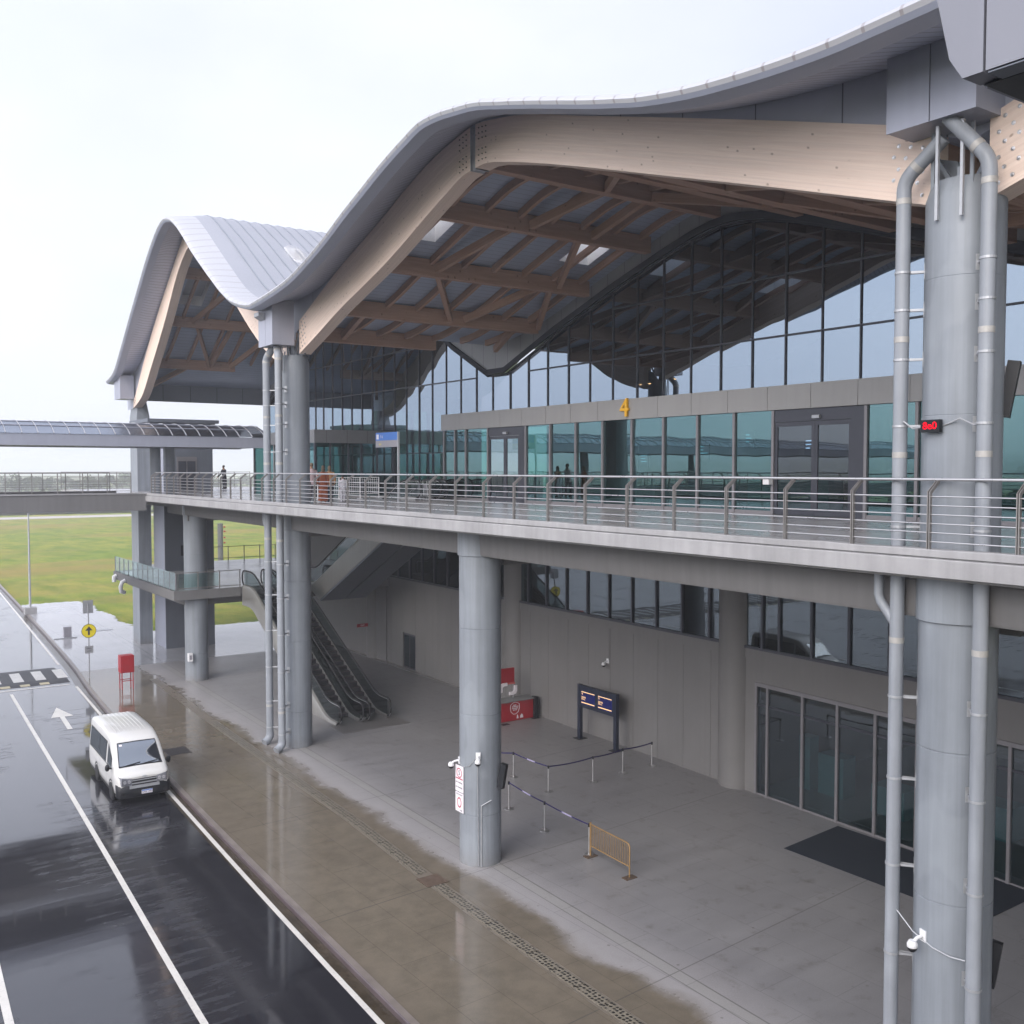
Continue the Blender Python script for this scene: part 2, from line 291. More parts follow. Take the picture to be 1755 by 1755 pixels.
def m_grass():
    b = NB('grass_field'); v = b.coord()
    n1 = b.noise(v, 0.05, 6, 0.6); n2 = b.noise(b.coord((0.6, 0.25, 1)), 0.5, 8, 0.7); n3 = b.noise(v, 6, 6, 0.75); n4 = b.noise(b.coord((0.3, 1, 1)), 0.06, 4)
    c = b.mix(b.ramp(n1, [(0.3, 0.0), (0.7, 1.0)]), (0.17, 0.23, 0.026), (0.33, 0.29, 0.05))
    c = b.mix(b.ramp(n2, [(0.40, 0.0), (0.62, 0.9)]), c, (0.11, 0.18, 0.018))
    c = b.mix(b.ramp(n4, [(0.50, 0.0), (0.64, 0.75)]), c, (0.28, 0.20, 0.06))
    c = b.mix(1.0, c, b.ramp(n3, [(0.3, 0.62), (0.7, 1.25)]), 'MULTIPLY')
    b.bsdf(c, 0.9, 0, 0.15, n3, 0.8, 0.12); return b.m
M_GRASS = m_grass()
def m_line(name, col):
    b = NB(name); v = b.coord(); n = b.noise(v, 14, 6, 0.75); n2 = b.noise(v, 1.3, 4)
    c = b.mix(b.ramp(n, [(0.30, 0.55), (0.44, 0.0)]), col, (0.12, 0.115, 0.11)); c = b.mix(1.0, c, b.ramp(n2, [(0.3, 0.82), (0.7, 1.0)]), 'MULTIPLY')
    b.bsdf(c, 0.28, 0, 0.5, n, 0.05, 0.01); return b.m
M_LINE = m_line('road_paint', (0.66, 0.635, 0.585)); M_LINEY = m_line('faded_yellow_paint', (0.5, 0.42, 0.22)); M_LINEK = m_line('black_paint', (0.02, 0.02, 0.022))
M_KERB = simple('dark_wet_kerb', (0.085, 0.065, 0.068), 0.35, 0, 0.5, 0.35, 2.5, 0.2, 30)
M_KERBT = simple('kerb_top', (0.20, 0.17, 0.15), 0.35, 0, 0.5, 0.3, 1.5, 0.15, 30)
M_GUT = simple('muddy_gutter', (0.055, 0.042, 0.028), 0.22, 0, 0.5, 0.5, 1.3, 0.3, 18)
def m_grate():
    b = NB('pitted_grate'); v = b.coord((1, 1, 1))
    vo = b.n('ShaderNodeTexVoronoi'); vo.inputs['Scale'].default_value = 9; vo.inputs['Randomness'].default_value = 0.35; b.l(v, vo.inputs['Vector'])
    g = b.ramp(vo.outputs['Distance'], [(0.30, 0.0), (0.40, 1.0)]); n = b.noise(v, 3, 4)
    c = b.mix(g, (0.02, 0.018, 0.014), b.mix(n, (0.15, 0.13, 0.10), (0.26, 0.23, 0.18)))
    b.bsdf(c, 0.35, 0, 0.5, g, 0.6, 0.02); return b.m
M_GRATE = m_grate()

# ------------------------------------------------------------------ helpers: meshes and objects
class MB:
    def __init__(s): s.v = []; s.f = []; s.uv = []
    def add(s, vs, fs, uvs=None):
        k = len(s.v); s.v += [tuple(p) for p in vs]
        for i, f in enumerate(fs):
            s.f.append([k+j for j in f]); s.uv.append(uvs[i] if uvs else None)
        return s
    def box(s, x0, x1, y0, y1, z0, z1):
        vs = [(x, y, z) for z in (z0, z1) for y in (y0, y1) for x in (x0, x1)]
        return s.add(vs, [(0, 2, 3, 1), (4, 5, 7, 6), (0, 1, 5, 4), (2, 6, 7, 3), (0, 4, 6, 2), (1, 3, 7, 5)])
    def obox(s, c, ax, ay, az):
        c, ax, ay, az = map(Vector, (c, ax, ay, az))
        vs = [c+ax*i+ay*j+az*k for k in (-1, 1) for j in (-1, 1) for i in (-1, 1)]
        return s.add(vs, [(0, 2, 3, 1), (4, 5, 7, 6), (0, 1, 5, 4), (2, 6, 7, 3), (0, 4, 6, 2), (1, 3, 7, 5)])
    def bar(s, p, q, w, h, up=(0, 0, 1), uv=False):
        """rectangular bar from p to q, w across, h along `up`"""
        p, q = Vector(p), Vector(q); d = (q-p); ln = d.length; d.normalize(); u = Vector(up)
        sd_ = d.cross(u); sd_.normalize(); u = sd_.cross(d)
        vs = [c+sd_*i*w/2+u*j*h/2 for c in (p, q) for (i, j) in ((-1, -1), (1, -1), (1, 1), (-1, 1))]
        fs = [(3, 2, 1, 0), (4, 5, 6, 7)] + [(i, (i+1) % 4, 4+(i+1) % 4, 4+i) for i in range(4)]
        o = random.random()*50
        us = [[(o, 0), (o+w, 0), (o+w, h), (o, h)]]*2 + [[(o, k), (o, k+.3), (o+ln, k+.3), (o+ln, k)] for k in range(4)]
        return s.add(vs, fs, us)
    def tube(s, pts, r, n=10, cap=True, r1=None):
        pts = [Vector(p) for p in pts]; rings = []; ref = None
        for i, p in enumerate(pts):
            d = (pts[min(i+1, len(pts)-1)]-pts[max(i-1, 0)]).normalized()
            if ref is None:
                ref = Vector((0, 0, 1)) if abs(d.z) < 0.9 else Vector((1, 0, 0))
            a = d.cross(ref).normalized(); b = a.cross(d).normalized(); ref = b
            rr = r if r1 is None else r+(r1-r)*i/(len(pts)-1)
            rings.append([p+a*math.cos(2*math.pi*k/n)*rr+b*math.sin(2*math.pi*k/n)*rr for k in range(n)])
        vs = [q for rg in rings for q in rg]; m = len(rings)
        fs = [(i*n+k, i*n+(k+1) % n, (i+1)*n+(k+1) % n, (i+1)*n+k) for i in range(m-1) for k in range(n)]
        if cap: fs += [tuple(range(n))[::-1], tuple((m-1)*n+k for k in range(n))]
        return s.add(vs, fs)
    def lathe(s, prof, c=(0, 0, 0), n=24, ax=None):
        """profile of (radius, height) turned about z (or an axis Matrix) through c"""
        c = Vector(c); vs = []
        for (r, z) in prof:
            for k in range(n):
                a = 2*math.pi*k/n; q = Vector((r*math.cos(a), r*math.sin(a), z)); vs.append(c+(ax @ q if ax else q))
        m = len(prof); fs = [(i*n+k, i*n+(k+1) % n, (i+1)*n+(k+1) % n, (i+1)*n+k) for i in range(m-1) for k in range(n)]
        if prof[0][0] > 1e-6: fs.append(tuple(range(n))[::-1])
        if prof[-1][0] > 1e-6: fs.append(tuple((m-1)*n+k for k in range(n)))
        return s.add(vs, fs)
    def prism(s, poly, a, b, plane='YZ'):
        """2D polygon pushed from a to b along the third axis"""
        def P(u, w, t): return {'YZ': (t, u, w), 'XZ': (u, t, w), 'XY': (u, w, t)}[plane]
        n = len(poly); vs = [P(u, w, a) for u, w in poly]+[P(u, w, b) for u, w in poly]
        fs = [tuple(range(n))[::-1], tuple(range(n, 2*n))]+[(i, (i+1) % n, n+(i+1) % n, n+i) for i in range(n)]
        return s.add(vs, fs)
    def grid(s, rows, uvf=None, skip=None):
        """rows of equal point lists -> quad sheet"""
        m, n = len(rows), len(rows[0]); k = len(s.v); s.v += [tuple(p) for r in rows for p in r]
        for i in range(m-1):
            for j in range(n-1):
                if skip and skip(i, j): continue
                s.f.append([k+i*n+j, k+i*n+j+1, k+(i+1)*n+j+1, k+(i+1)*n+j])
                s.uv.append([uvf(i, j), uvf(i, j+1), uvf(i+1, j+1), uvf(i+1, j)] if uvf else None)
        return s
    def sphere(s, c, rx, ry=None, rz=None, n=12, m=8):
        ry = ry or rx; rz = rz or rx
        prof = [(math.sin(math.pi*i/m), -math.cos(math.pi*i/m)) for i in range(m+1)]
        prof[0] = (1e-4, -1); prof[-1] = (1e-4, 1)
        k = len(s.v); s.lathe(prof, (0, 0, 0), n)
        for i in range(k, len(s.v)):
            x, y, z = s.v[i]; s.v[i] = (c[0]+x*rx, c[1]+y*ry, c[2]+z*rz)
        return s
    def mesh(s, name, mat, smooth=False, ang=None, flip=False):
        me = bpy.data.meshes.new(name); me.from_pydata(s.v, [], s.f)
        if any(s.uv):
            ul = me.uv_layers.new(name='uv'); i = 0
            for f, u in zip(s.f, s.uv):
                for j in range(len(f)):
                    ul.data[i].uv = u[j] if u else (0, 0)
                    i += 1
        me.materials.append(mat); me.update()
        if smooth:
            me.polygons.foreach_set('use_smooth', [True]*len(me.polygons))
            me.set_sharp_from_angle(angle=R(ang or 40))
        return me
    def build(s, name, mat, parent=None, smooth=False, ang=None, loc=None, rot=0):
        o = bpy.data.objects.new(name, s.mesh(name, mat, smooth, ang)); COL.objects.link(o)
        if parent is not None: attach(o, parent)
        if loc: o.location = loc
        if rot: o.rotation_euler = (0, 0, rot)
        return o
def world_of(o):
    v = Vector(o.location); p = o.parent
    while p: v = v+Vector(p.location); p = p.parent
    return v
def attach(o, parent):
    """parts are modelled in world coordinates: cancel the parent's own offset (unless it is a local build)"""
    o.parent = parent
    if parent.get('_local') is None: o.location = -world_of(parent) if parent.type == 'EMPTY' or True else o.location
    else: o.location = (0, 0, 0)
def tag(o, label, cat, group=None, kind=None):
    o['label'] = label; o['category'] = cat
    if group: o['group'] = group
    if kind: o['kind'] = kind
    return o
def thing(name, loc, label, cat, group=None, rot=0, local=False):
    o = bpy.data.objects.new(name, None); o.empty_display_size = 0.3; COL.objects.link(o); o.location = loc
    if rot: o.rotation_euler = (0, 0, rot)
    if local or rot: o['_local'] = 1
    return tag(o, label, cat, group)
def struct(mb, name, mat, smooth=False):
    o = mb.build(name, mat, None, smooth); o['kind'] = 'structure'; return o
def part(mb, name, mat, parent, smooth=False, label=None, ang=None):
    o = mb.build(name, mat, parent, smooth, ang)
    if parent.get('_local') is not None: o['_local'] = 1
    if label: o['label'] = label
    return o
def copy_thing(root, loc, rot, label, group=None):
    r = root.copy(); COL.objects.link(r); r.location = loc; r.rotation_euler = (0, 0, rot); r['label'] = label
    if group: r['group'] = group
    for ch in list(root.children):
        c = ch.copy(); COL.objects.link(c); c.parent = r
        for g in list(ch.children):
            d = g.copy(); COL.objects.link(d); d.parent = c
    return r
def text(s, size, mat, parent, loc, rot, name='lettering', depth=0.004, align='CENTER', xs=1.0, bold=0.0):
    cu = bpy.data.curves.new(name, 'FONT'); cu.body = s; cu.size = size; cu.extrude = depth; cu.offset = bold; cu.align_x = align; cu.align_y = 'CENTER'
    tmp = bpy.data.objects.new(name, cu); COL.objects.link(tmp)
    me = bpy.data.meshes.new_from_object(tmp.evaluated_get(bpy.context.evaluated_depsgraph_get())); bpy.data.objects.remove(tmp); bpy.data.curves.remove(cu)
    me.materials.clear(); me.materials.append(mat); me.name = name
    o = bpy.data.objects.new(name, me); COL.objects.link(o)
    o.parent = parent; p = Vector(loc)
    if parent.get('_local') is None: p = p-world_of(parent)
    o.location = p; o.rotation_euler = rot; o.scale = (xs, 1, 1); return o
FACE_MX = (R(90), 0, R(-90))      # lettering on a face that looks towards -X
FACE_MY = (R(90), 0, 0)           # lettering on a face that looks towards -Y

def interp(tab):
    """monotone cubic through (x, y) pairs"""
    xs = [a for a, _ in tab]; ys = [b for _, b in tab]; n = len(xs)
    d = [(ys[i+1]-ys[i])/(xs[i+1]-xs[i]) for i in range(n-1)]; m = [d[0]]
    for i in range(1, n-1):
        m.append(0 if d[i-1]*d[i] <= 0 else 2*d[i-1]*d[i]/(d[i-1]+d[i]))
    m.append(d[-1])
    def f(x):
        if x <= xs[0]: return ys[0]+m[0]*(x-xs[0])*0
        if x >= xs[-1]: return ys[-1]
        i = max(k for k in range(n) if xs[k] <= x); i = min(i, n-2); h = xs[i+1]-xs[i]; t = (x-xs[i])/h
        return ((2*t**3-3*t*t+1)*ys[i]+(t**3-2*t*t+t)*h*m[i]+(-2*t**3+3*t*t)*ys[i+1]+(t**3-t*t)*h*m[i+1])
    return f
def linear(tab):
    def f(x):
        if x <= tab[0][0]: return tab[0][1]
        for (a, za), (b, zb) in zip(tab[:-1], tab[1:]):
            if x <= b: return za+(zb-za)*(x-a)/(b-a)
        return tab[-1][1]
    return f
def frange(a, b, st):
    n = max(1, round((b-a)/st)); return [a+(b-a)*i/n for i in range(n+1)]

# ------------------------------------------------------------------ ground, road, kerb, plaza
ZR = -0.13; K = 1.0108
Xk = interp([(-60, 8.5), (-10, 9.55), (18.5, 10.2), (35, 10.68), (58, 11.9), (63, 12.35), (84, 13.6), (110, 14.95), (160, 17.6), (300, 26)])
rm = MB(); rm.add([(-3500, -3500, -0.17), (3500, -3500, -0.17), (3500, 3500, -0.17), (-3500, 3500, -0.17)], [(0, 1, 2, 3)]); struct(rm, 'ground', M_GRASS)
ys = frange(-60, 300, 4)
m = MB(); m.grid([[(-80, y, ZR), (-8, y, ZR), (4, y, ZR), (Xk(y)-0.02, y, ZR)] for y in ys]); struct(m, 'road', M_ROAD)
m = MB(); m.grid([[(Xk(y)-0.42, y, ZR+0.004), (Xk(y)-0.01, y, ZR+0.004)] for y in frange(-20, 160, 3)]); struct(m, 'gutter', M_GUT)
kr = []
for y in frange(-60, 300, 3):
    x = Xk(y); kr.append([(x-0.005, y, ZR-0.1), (x, y, -0.015), (x+0.03, y, 0.012), (x+0.2, y, 0.012), (x+0.2, y, -0.1)])
m = MB(); m.grid(kr); struct(m, 'kerb', M_KERB)
m = MB(); m.grid([[(Xk(y)+0.03, y, 0.016), (Xk(y)+0.2, y, 0.016)] for y in frange(-60, 120, 3)]); struct(m, 'kerb_top', M_KERBT)
m = MB(); m.grid([[(Xk(y)+0.2, y, 0.0), (15, y, 0.0), (20, y, 0), (30, y, 0.0), (46, y, 0)] for y in frange(-60, 62.6, 3)]); struct(m, 'pavement', M_PAVE)
rgp = random.Random(8)
pl = MB(); pl.grid([[(Xk(y)+0.2, y, 0.0), (17, y, 0), (19.5+(rgp.gauss(0, 0.13)+0.22*math.sin(y*0.9))*(y > 76), y, 0.0)] for y in frange(62.6, 96.2, 0.22)])
pl.grid([[(x, 96.2, 0.0), (x, 96.35+abs(rgp.gauss(0, 0.2)), 0.0)] for x in frange(14.6, 19.3, 0.25)])
pl.grid([[(x, y, 0.0) for x in (19.5, 24, 30, 46)] for y in (62.6, 69, 75.2)]); pl.grid([[(x, 75.2, 0.0), (x, 75.3+abs(rgp.gauss(0, 0.16)), 0.0)] for x in frange(19.5, 40, 0.25)]); struct(pl, 'plaza', M_PLAZA)

def strip(pts, w, z, name, mat):
    rows = []
    for i, (x, y) in enumerate(pts):
        a = pts[max(i-1, 0)]; b = pts[min(i+1, len(pts)-1)]; d = Vector((b[0]-a[0], b[1]-a[1])).normalized(); n = Vector((-d.y, d.x))*w/2
        rows.append([(x-n.x, y-n.y, z), (x+n.x, y+n.y, z)])
    m = MB(); m.grid(rows); return struct(m, name, mat)
fl = interp([(-30, 5.0), (21, 6.58), (31.4, 7.06), (58.3, 8.2)])
strip([(fl(y)*K, y*K) for y in frange(-30, 58.3, 3)], 0.16, ZR+0.008, 'lane_line', M_LINE)
fe = interp([(-30, 8.6), (18.8, 9.73), (36.2, 10.42), (58.6, 11.5), (66, 11.95), (110, 14.5), (200, 19.6)])
strip([(fe(y)*K-0.02, y*K) for y in frange(-30, 58.4, 3)], 0.14, ZR+0.008, 'edge_line', M_LINE)
strip([(fe(y)*K-0.05, y*K) for y in frange(65.5, 200, 4)], 0.14, ZR+0.008, 'far_edge_line', M_LINE)
fl2 = interp([(-30, 1.2), (23.4, 3.12), (26.9, 3.28), (58, 4.4)])
strip([(fl2(y)*K, y*K) for y in frange(-30, 57, 3)], 0.18, ZR+0.008, 'left_line', M_LINE)
strip([(x, 59.9-(x-7.8)*0.02) for x in frange(-20, 11.4, 3)], 0.22, ZR+0.008, 'stop_line', M_LINE)
# straight-on arrow painted on the lane
ad = Vector((0.06, 1)).normalized(); an = Vector((ad.y, -ad.x)); a0 = Vector((9.3*K, 48.9*K))
def ap(u, w): q = a0+ad*u+an*w; return (q.x, q.y, ZR+0.008)
m = MB(); m.add([ap(0, -.11), ap(0, .11), ap(2.7, .11), ap(2.7, -.11)], [(0, 1, 2, 3)]); m.add([ap(2.7, -.5), ap(2.7, .5), ap(4.9, 0)], [(0, 1, 2)]); struct(m, 'road_arrow', M_LINE)
M_TABLE = simple('speed_table_asphalt', (0.03, 0.03, 0.034), 0.5, 0, 0.3, 0.2, 2, 0.2, 40)
# striped speed table
hp = [(0, 0), (0.5, 0.05), (1.1, 0.075), (4.0, 0.075), (4.6, 0.05), (5.1, 0)]
m = MB(); m.grid([[(x, 60.5+u-(x-8)*0.02, ZR+0.004+h) for (u, h) in hp] for x in frange(-22, 11.55, 2)]); struct(m, 'speed_table', M_TABLE)
m = MB(); x = -20.0
while x < 11.2:
    m.add([(x+0.05*u, 60.5+u-(x-8)*0.02, ZR+0.083) for u in (1.15, 3.95)]+[(x+0.55+0.05*u, 60.5+u-(x-8)*0.02, ZR+0.083) for u in (3.95, 1.15)], [(0, 3, 2, 1)]); x += 1.15
struct(m, 'table_stripes', M_LINE)
m = MB(); x = -20.0
while x < 11.0:
    m.add([(x, 60.55-(x-8)*0.02, ZR+0.016), (x+0.5, 60.55-(x-7.5)*0.02, ZR+0.016), (x+0.5, 60.98-(x-7.5)*0.02, ZR+0.056), (x, 60.98-(x-8)*0.02, ZR+0.056)], [(0, 1, 2, 3)]); x += 1.0
struct(m, 'table_edge_marks', M_LINEY)
# far service road and crop strip beyond the field
m = MB(); m.grid([[(-300+i*40, 262+0.5*i*1.2, -0.15), (-300+i*40, 274+0.5*i*1.2, -0.15)] for i in range(24)]); struct(m, 'far_road', simple('pale_far_road', (0.42, 0.38, 0.36), 0.7))
def m_crop():
    b = NB('far_crops'); n = b.noise(b.coord((0.05, 0.3, 1)), 0.3, 5); c = b.mix(n, (0.05, 0.09, 0.025), (0.16, 0.17, 0.05)); b.bsdf(c, 0.95, 0, 0.1, n, 0.5, 0.5); return b.m
m = MB(); m.grid([[(-900+i*80, y, -0.14+random.uniform(0, .7)) for y in (290, 330, 400, 520, 760)] for i in range(40)]); o = struct(m, 'far_field', m_crop())

# drain channel: concrete rim plus cast grates
fd = interp([(-10, 14.0), (17.4, 14.22), (24.4, 14.4), (30.9, 14.75), (39.3, 14.95), (47, 15.15), (60, 15.6)])
rows = []
for y in frange(4, 58, 1.5): rows.append([(fd(y)-0.24, y, 0.004), (fd(y)+0.24, y, 0.004)])
m = MB(); m.grid(rows); struct(m, 'drain_rim', simple('drain_rim_concrete', (0.17, 0.145, 0.115), 0.3, 0, 0.5, 0.3, 3))
gm = None; ng = 0; y = 8.0
while y < 46:
    if abs(y-24.0) > 0.55:
        a = math.atan2(fd(y+1.0)-fd(y), 1.0)
        if gm is None:
            g = MB(); g.box(-0.165, 0.165, 0, 0.94, 0, 0.008); gm = g.mesh('drain_grate', M_GRATE)
        o = bpy.data.objects.new('drain_grate', gm); COL.objects.link(o); o.location = (fd(y), y, 0.008); o.rotation_euler = (0, 0, -a)
        tag(o, 'pitted cast drain grate set in the wet brown pavement channel', 'drain grate', 'drain grates along the pavement channel')
    y += 0.96
m = MB(); m.box(14.07, 14.78, 24.3, 25.0, 0.009, 0.02); tag(m.build('drain_cover', M_RUST), 'square rusty plate laid over the drain channel beside the middle column', 'drain cover')
m = MB(); m.box(11.8, 12.75, 41.9, 43.0, 0.002, 0.01); tag(m.build('manhole_cover', simple('manhole_iron', (0.05, 0.042, 0.04), 0.4, 0.3, 0.5, 0.4, 9, 0.4, 40)), 'dark rectangular manhole cover in wet pavement behind the white van', 'manhole cover')

# ------------------------------------------------------------------ roof humps
AX = lambda y: 15.65+0.03*y            # front face of the timber arches
XE = lambda y: 12.96+0.05*y            # eave line
BACK = 46.0
B_bot = [(9.4,16.35),(11.05,16.88),(13.56,17.69),(16.73,18.69),(19,19.41),(21.94,20.31),(23.53,20.75),(25.0,21.05),(25.9,21.02),(27.08,20.7),(28.48,20.25),(30.02,19.72),(31.67,19.2),(33.46,18.72),(35.44,18.2),(37.7,17.5),(39.94,16.82),(40.45,16.65)]
B_top = [(9.4,17.7),(11.1,18.24),(13.58,19.03),(16.17,19.84),(20.03,21.02),(22.98,21.91),(24.1,22.14),(25.4,22.33),(27.07,22.15),(28.47,21.88),(30,21.44),(31.65,20.9),(33.44,20.37),(35.41,19.8),(36.44,19.45),(39.17,18.46),(40.45,18.0)]
B_S = [(9.4,19.2),(11.19,19.25),(12.88,19.4),(14.5,19.62),(16.09,19.95),(18,20.5),(20.03,21.12),(22.98,22.0),(24.1,22.24),(25.4,22.42),(27.07,22.25),(28.47,21.98),(30,21.54),(31.65,21.0),(33.44,20.47),(35,20.0),(36.5,19.58),(38.5,19.28),(40.45,19.19)]
B_eave = [(9.4,18.9),(10.12,18.9),(10.99,18.94),(11.95,19.02),(12.74,19.11),(13.57,19.22),(14.18,19.33),(15.22,19.55),(15.98,19.76),(16.73,19.97),(17.84,20.31),(19.15,20.71),(20.59,21.13),(21.86,21.48),(22.86,21.65),(23.82,21.79),(24.73,21.85),(25.82,21.68),(27.31,21.37),(28.9,20.95),(30.48,20.53),(32.02,20.07),(33.89,19.61),(35.94,19.22),(38.2,19.03),(40.45,18.93)]
B_C = [(9.4, 18.45), (11.2, 18.5), (14.9, 19.2), (18.5, 20.25), (21.6, 21.3), (24.2, 21.95), (25.5, 22.05), (27, 21.95), (29.06, 21.4), (32.8, 20.25), (36.4, 19.1), (39, 18.55), (40.45, 18.45)]
C_bot = [(40.45,16.2),(43.3,17.15),(45.9,18.6),(48.55,20.4),(49.4,21.0),(52.6,23.5),(54.5,24.4),(55.5,24.55),(56.5,24.4),(58.38,23.56),(61.67,21.0),(65.1,18.6),(68.03,16.75),(71,16.0)]
C_top = [(40.45,17.7),(43.3,18.75),(44.5,19.5),(47.75,21.75),(51,23.7),(53.7,25.2),(54.7,25.5),(55.5,25.6),(56.3,25.5),(57.3,25.2),(59.98,23.7),(63.25,21.75),(66.89,19.25),(69.8,16.95),(71,16.3)]
C_S = [(40.45,19.19),(42.5,19.4),(44.5,20.0),(47.75,21.9),(51,23.82),(53.7,25.3),(54.7,25.6),(55.5,25.7),(56.3,25.6),(57.3,25.3),(59.98,23.8),(63.25,21.87),(66.89,19.9),(69.5,18.8),(71.2,18.45)]
C_eave = [(40.45,18.93),(41,19.0),(42.9,19.42),(44.5,20.06),(46.2,20.95),(48,21.95),(49.9,23.05),(51.2,23.9),(53.07,24.95),(54.4,25.45),(55.5,25.6),(56.3,25.5),(57.3,25.2),(59.4,24.3),(62,22.9),(64.9,21.28),(67.5,19.8),(69.8,18.62),(71.2,18.3),(72.6,18.15)]
C_C = [(40.45, 18.45), (42, 18.6), (44.2, 19.5), (48, 22.0), (51.7, 24.3), (54, 25.45), (55.5, 25.65), (57, 25.4), (59.3, 24.3), (63, 22.0), (66.8, 19.7), (69.5, 18.5), (71.2, 18.2)]
_bm = {}
def bolt_mesh(crown):
    if crown not in _bm:
        r = 0.018 if crown else 0.036
        _bm[crown] = MB().lathe([(r, 0), (r, 0.012), (0.02, 0.014), (0.02, 0.03), (0.001, 0.032)], (0, 0, 0), 8, Matrix.Rotation(R(-90), 3, 'Y')).mesh('bolt', M_RUST if crown else M_STEEL)
    return _bm[crown]
def mirror(tab, c=9.4): return sorted([(2*c-a, z) for a, z in tab])
HOLES = {'B': [(29.4, 31.6, 17.3, 18.7), (29.4, 31.6, 24.4, 25.9), (20, 21.6, 21, 21.8)], 'C': [(59.7, 62.2, 18.5, 19.9), (48.6, 50, 20.4, 21.2), (59.7, 61.6, 25.2, 26.0)], 'A': []}
def make_hump(key, bot, top, S, eave, ceil, y0, y1, apex, purl, label):
    fb, ft, fs, fe_, fc = map(interp, (bot, top, S, eave, [(a, z-0.33) for a, z in ceil]))
    T = thing('roof_hump', (AX(apex), apex, fb(apex)), label, 'roof', 'wavy roof humps of the terminal')
    Y = sorted(set([round(y, 3) for y in frange(y0, y1, 0.4)]+[a for h in HOLES[key] for a in h[:2]]))
    holes = HOLES[key]
    # soffit outside the arch: near strip and lined field
    part(MB().grid([[(AX(y)+0.1, y, fs(y)), (AX(y)-0.6, y, fs(y)*0.72+(fe_(y)-0.26)*0.28), (XE(y)+0.42, y, fe_(y)-0.26)] for y in Y]), 'eave_soffit', M_SOFFIT, T, True, ang=60)
    part(MB().grid([[(XE(y)+0.44, y, fe_(y)-0.262), (XE(y)+0.44, y, fe_(y)-0.285), (XE(y)+0.05, y, fe_(y)-0.24), (XE(y)-0.03, y, fe_(y)-0.16)] for y in Y]), 'eave_edge', M_EDGE, T, True, ang=30)
    Rz = lambda y: max(fs(y)+0.22, fc(y)+0.6)
    def band(y):
        e = fe_(y); x = XE(y)
        return [(x-0.03, y, e-0.16), (x-0.07, y, e-0.08), (x-0.02, y, e), (x+0.12, y, e+0.06), (x+0.65, y, e+0.06+(Rz(y)-e-0.06)*0.34), (x+1.25, y, e+0.06+(Rz(y)-e-0.06)*0.60)]
    part(MB().grid([band(y) for y in Y]), 'eave_band', M_SCALE, T, True, ang=50)
    xs = sorted(set([16.6, 17.6, 20, 24, 30, 38, BACK]+[a for h in holes for a in h[2:]]))
    def hole(i, j, xl):
        yc = (Y[i]+Y[i+1])/2; xc = (xl[j]+xl[j+1])/2
        return any(h[0] < yc < h[1] and h[2] < xc < h[3] for h in holes)
    def top_row(y):
        b = band(y)[-1]; x2 = max(AX(y)+0.3, b[0]+0.5)
        return [b, ((b[0]+x2)/2, y, b[2]+(Rz(y)-b[2])*0.62), (x2, y, Rz(y))]
    part(MB().grid([top_row(y) for y in Y]), 'roof_edge_sheet', M_ROOF, T, True, ang=50)
    def xs_top(y): return [max(AX(y)+0.3, band(y)[-1][0]+0.5)]+[x for x in xs if x > 18.2]
    xr = [x for x in xs if x > 18.55]
    part(MB().grid([[top_row(y)[-1]]+[(x, y, Rz(y)) for x in xr] for y in Y], skip=lambda i, j: hole(i, j, [17.0]+xr)), 'roof_sheet', M_ROOF, T, True, ang=50)
    sm = MB(); x = XE((y0+y1)/2)+2.0
    while x < 36:
        rows = []
        for y in Y[::2]+[Y[-1]]:
            xx = x+0.05*(y-(y0+y1)/2)*max(0, 1-(x-15)/6)
            b = band(y)[-1]; x2 = max(AX(y)+0.3, b[0]+0.5); t = min(1, max(0, (xx-b[0])/(x2-b[0]))); z = b[2]+(Rz(y)-b[2])*(1-(1-t)**1.6 if t < 1 else 1)
            rows.append([(xx-0.025, y, z-0.01), (xx-0.02, y, z+0.05), (xx+0.02, y, z+0.05), (xx+0.025, y, z-0.01)])
        sm.grid(rows); x += 0.66
    part(sm, 'standing_seam', M_SEAM, T)
    # ceiling and side of arch
    xc = sorted(set([16.4, 18.5, 22, 27.2, 34, BACK]+[a for h in holes for a in h[2:]]))
    part(MB().grid([[(AX(y)+0.3 if x == 16.4 else x, y, fc(y)) for x in xc] for y in Y], skip=lambda i, j: hole(i, j, xc)), 'ceiling', M_CEIL, T, True, ang=60)
    part(MB().grid([[(AX(y)+0.13, y, ft(y)-0.15), (AX(y)+0.13, y, max(fs(y)+0.02, ft(y)-0.1))] for y in Y]), 'fascia_panel', m_lined_panel(), T)
    for (a, b_, c, d) in holes:
        w = MB(); n = 4
        for (xx, yy0, yy1) in ((c, a, b_), (d, a, b_)):
            w.grid([[(xx, yy0+(yy1-yy0)*i/n, fc(yy0+(yy1-yy0)*i/n)), (xx, yy0+(yy1-yy0)*i/n, Rz(yy0+(yy1-yy0)*i/n)+0.12)] for i in range(n+1)])
        for yy in (a, b_): w.grid([[(c, yy, fc(yy)), (c, yy, Rz(yy)+0.12)], [(d, yy, fc(yy)), (d, yy, Rz(yy)+0.12)]])
        sk = part(w, 'skylight', M_WHITE, T)
        dm = MB(); cx, cy = (c+d)/2, (a+b_)/2; pr = [(1, 0), (0.97, .06), (0.8, .16), (0.5, .24), (0.001, .28)]; rows = []
        for (r, h) in pr:
            rows.append([(cx+math.cos(t*math.pi/10)*r*(d-c)*0.72, cy+math.sin(t*math.pi/10)*r*(b_-a)*0.62, Rz(cy+math.sin(t*math.pi/10)*r*(b_-a)*0.62)+0.10+h) for t in range(21)])
        part(dm.grid(rows), 'dome', M_DOME, sk, True, ang=80)
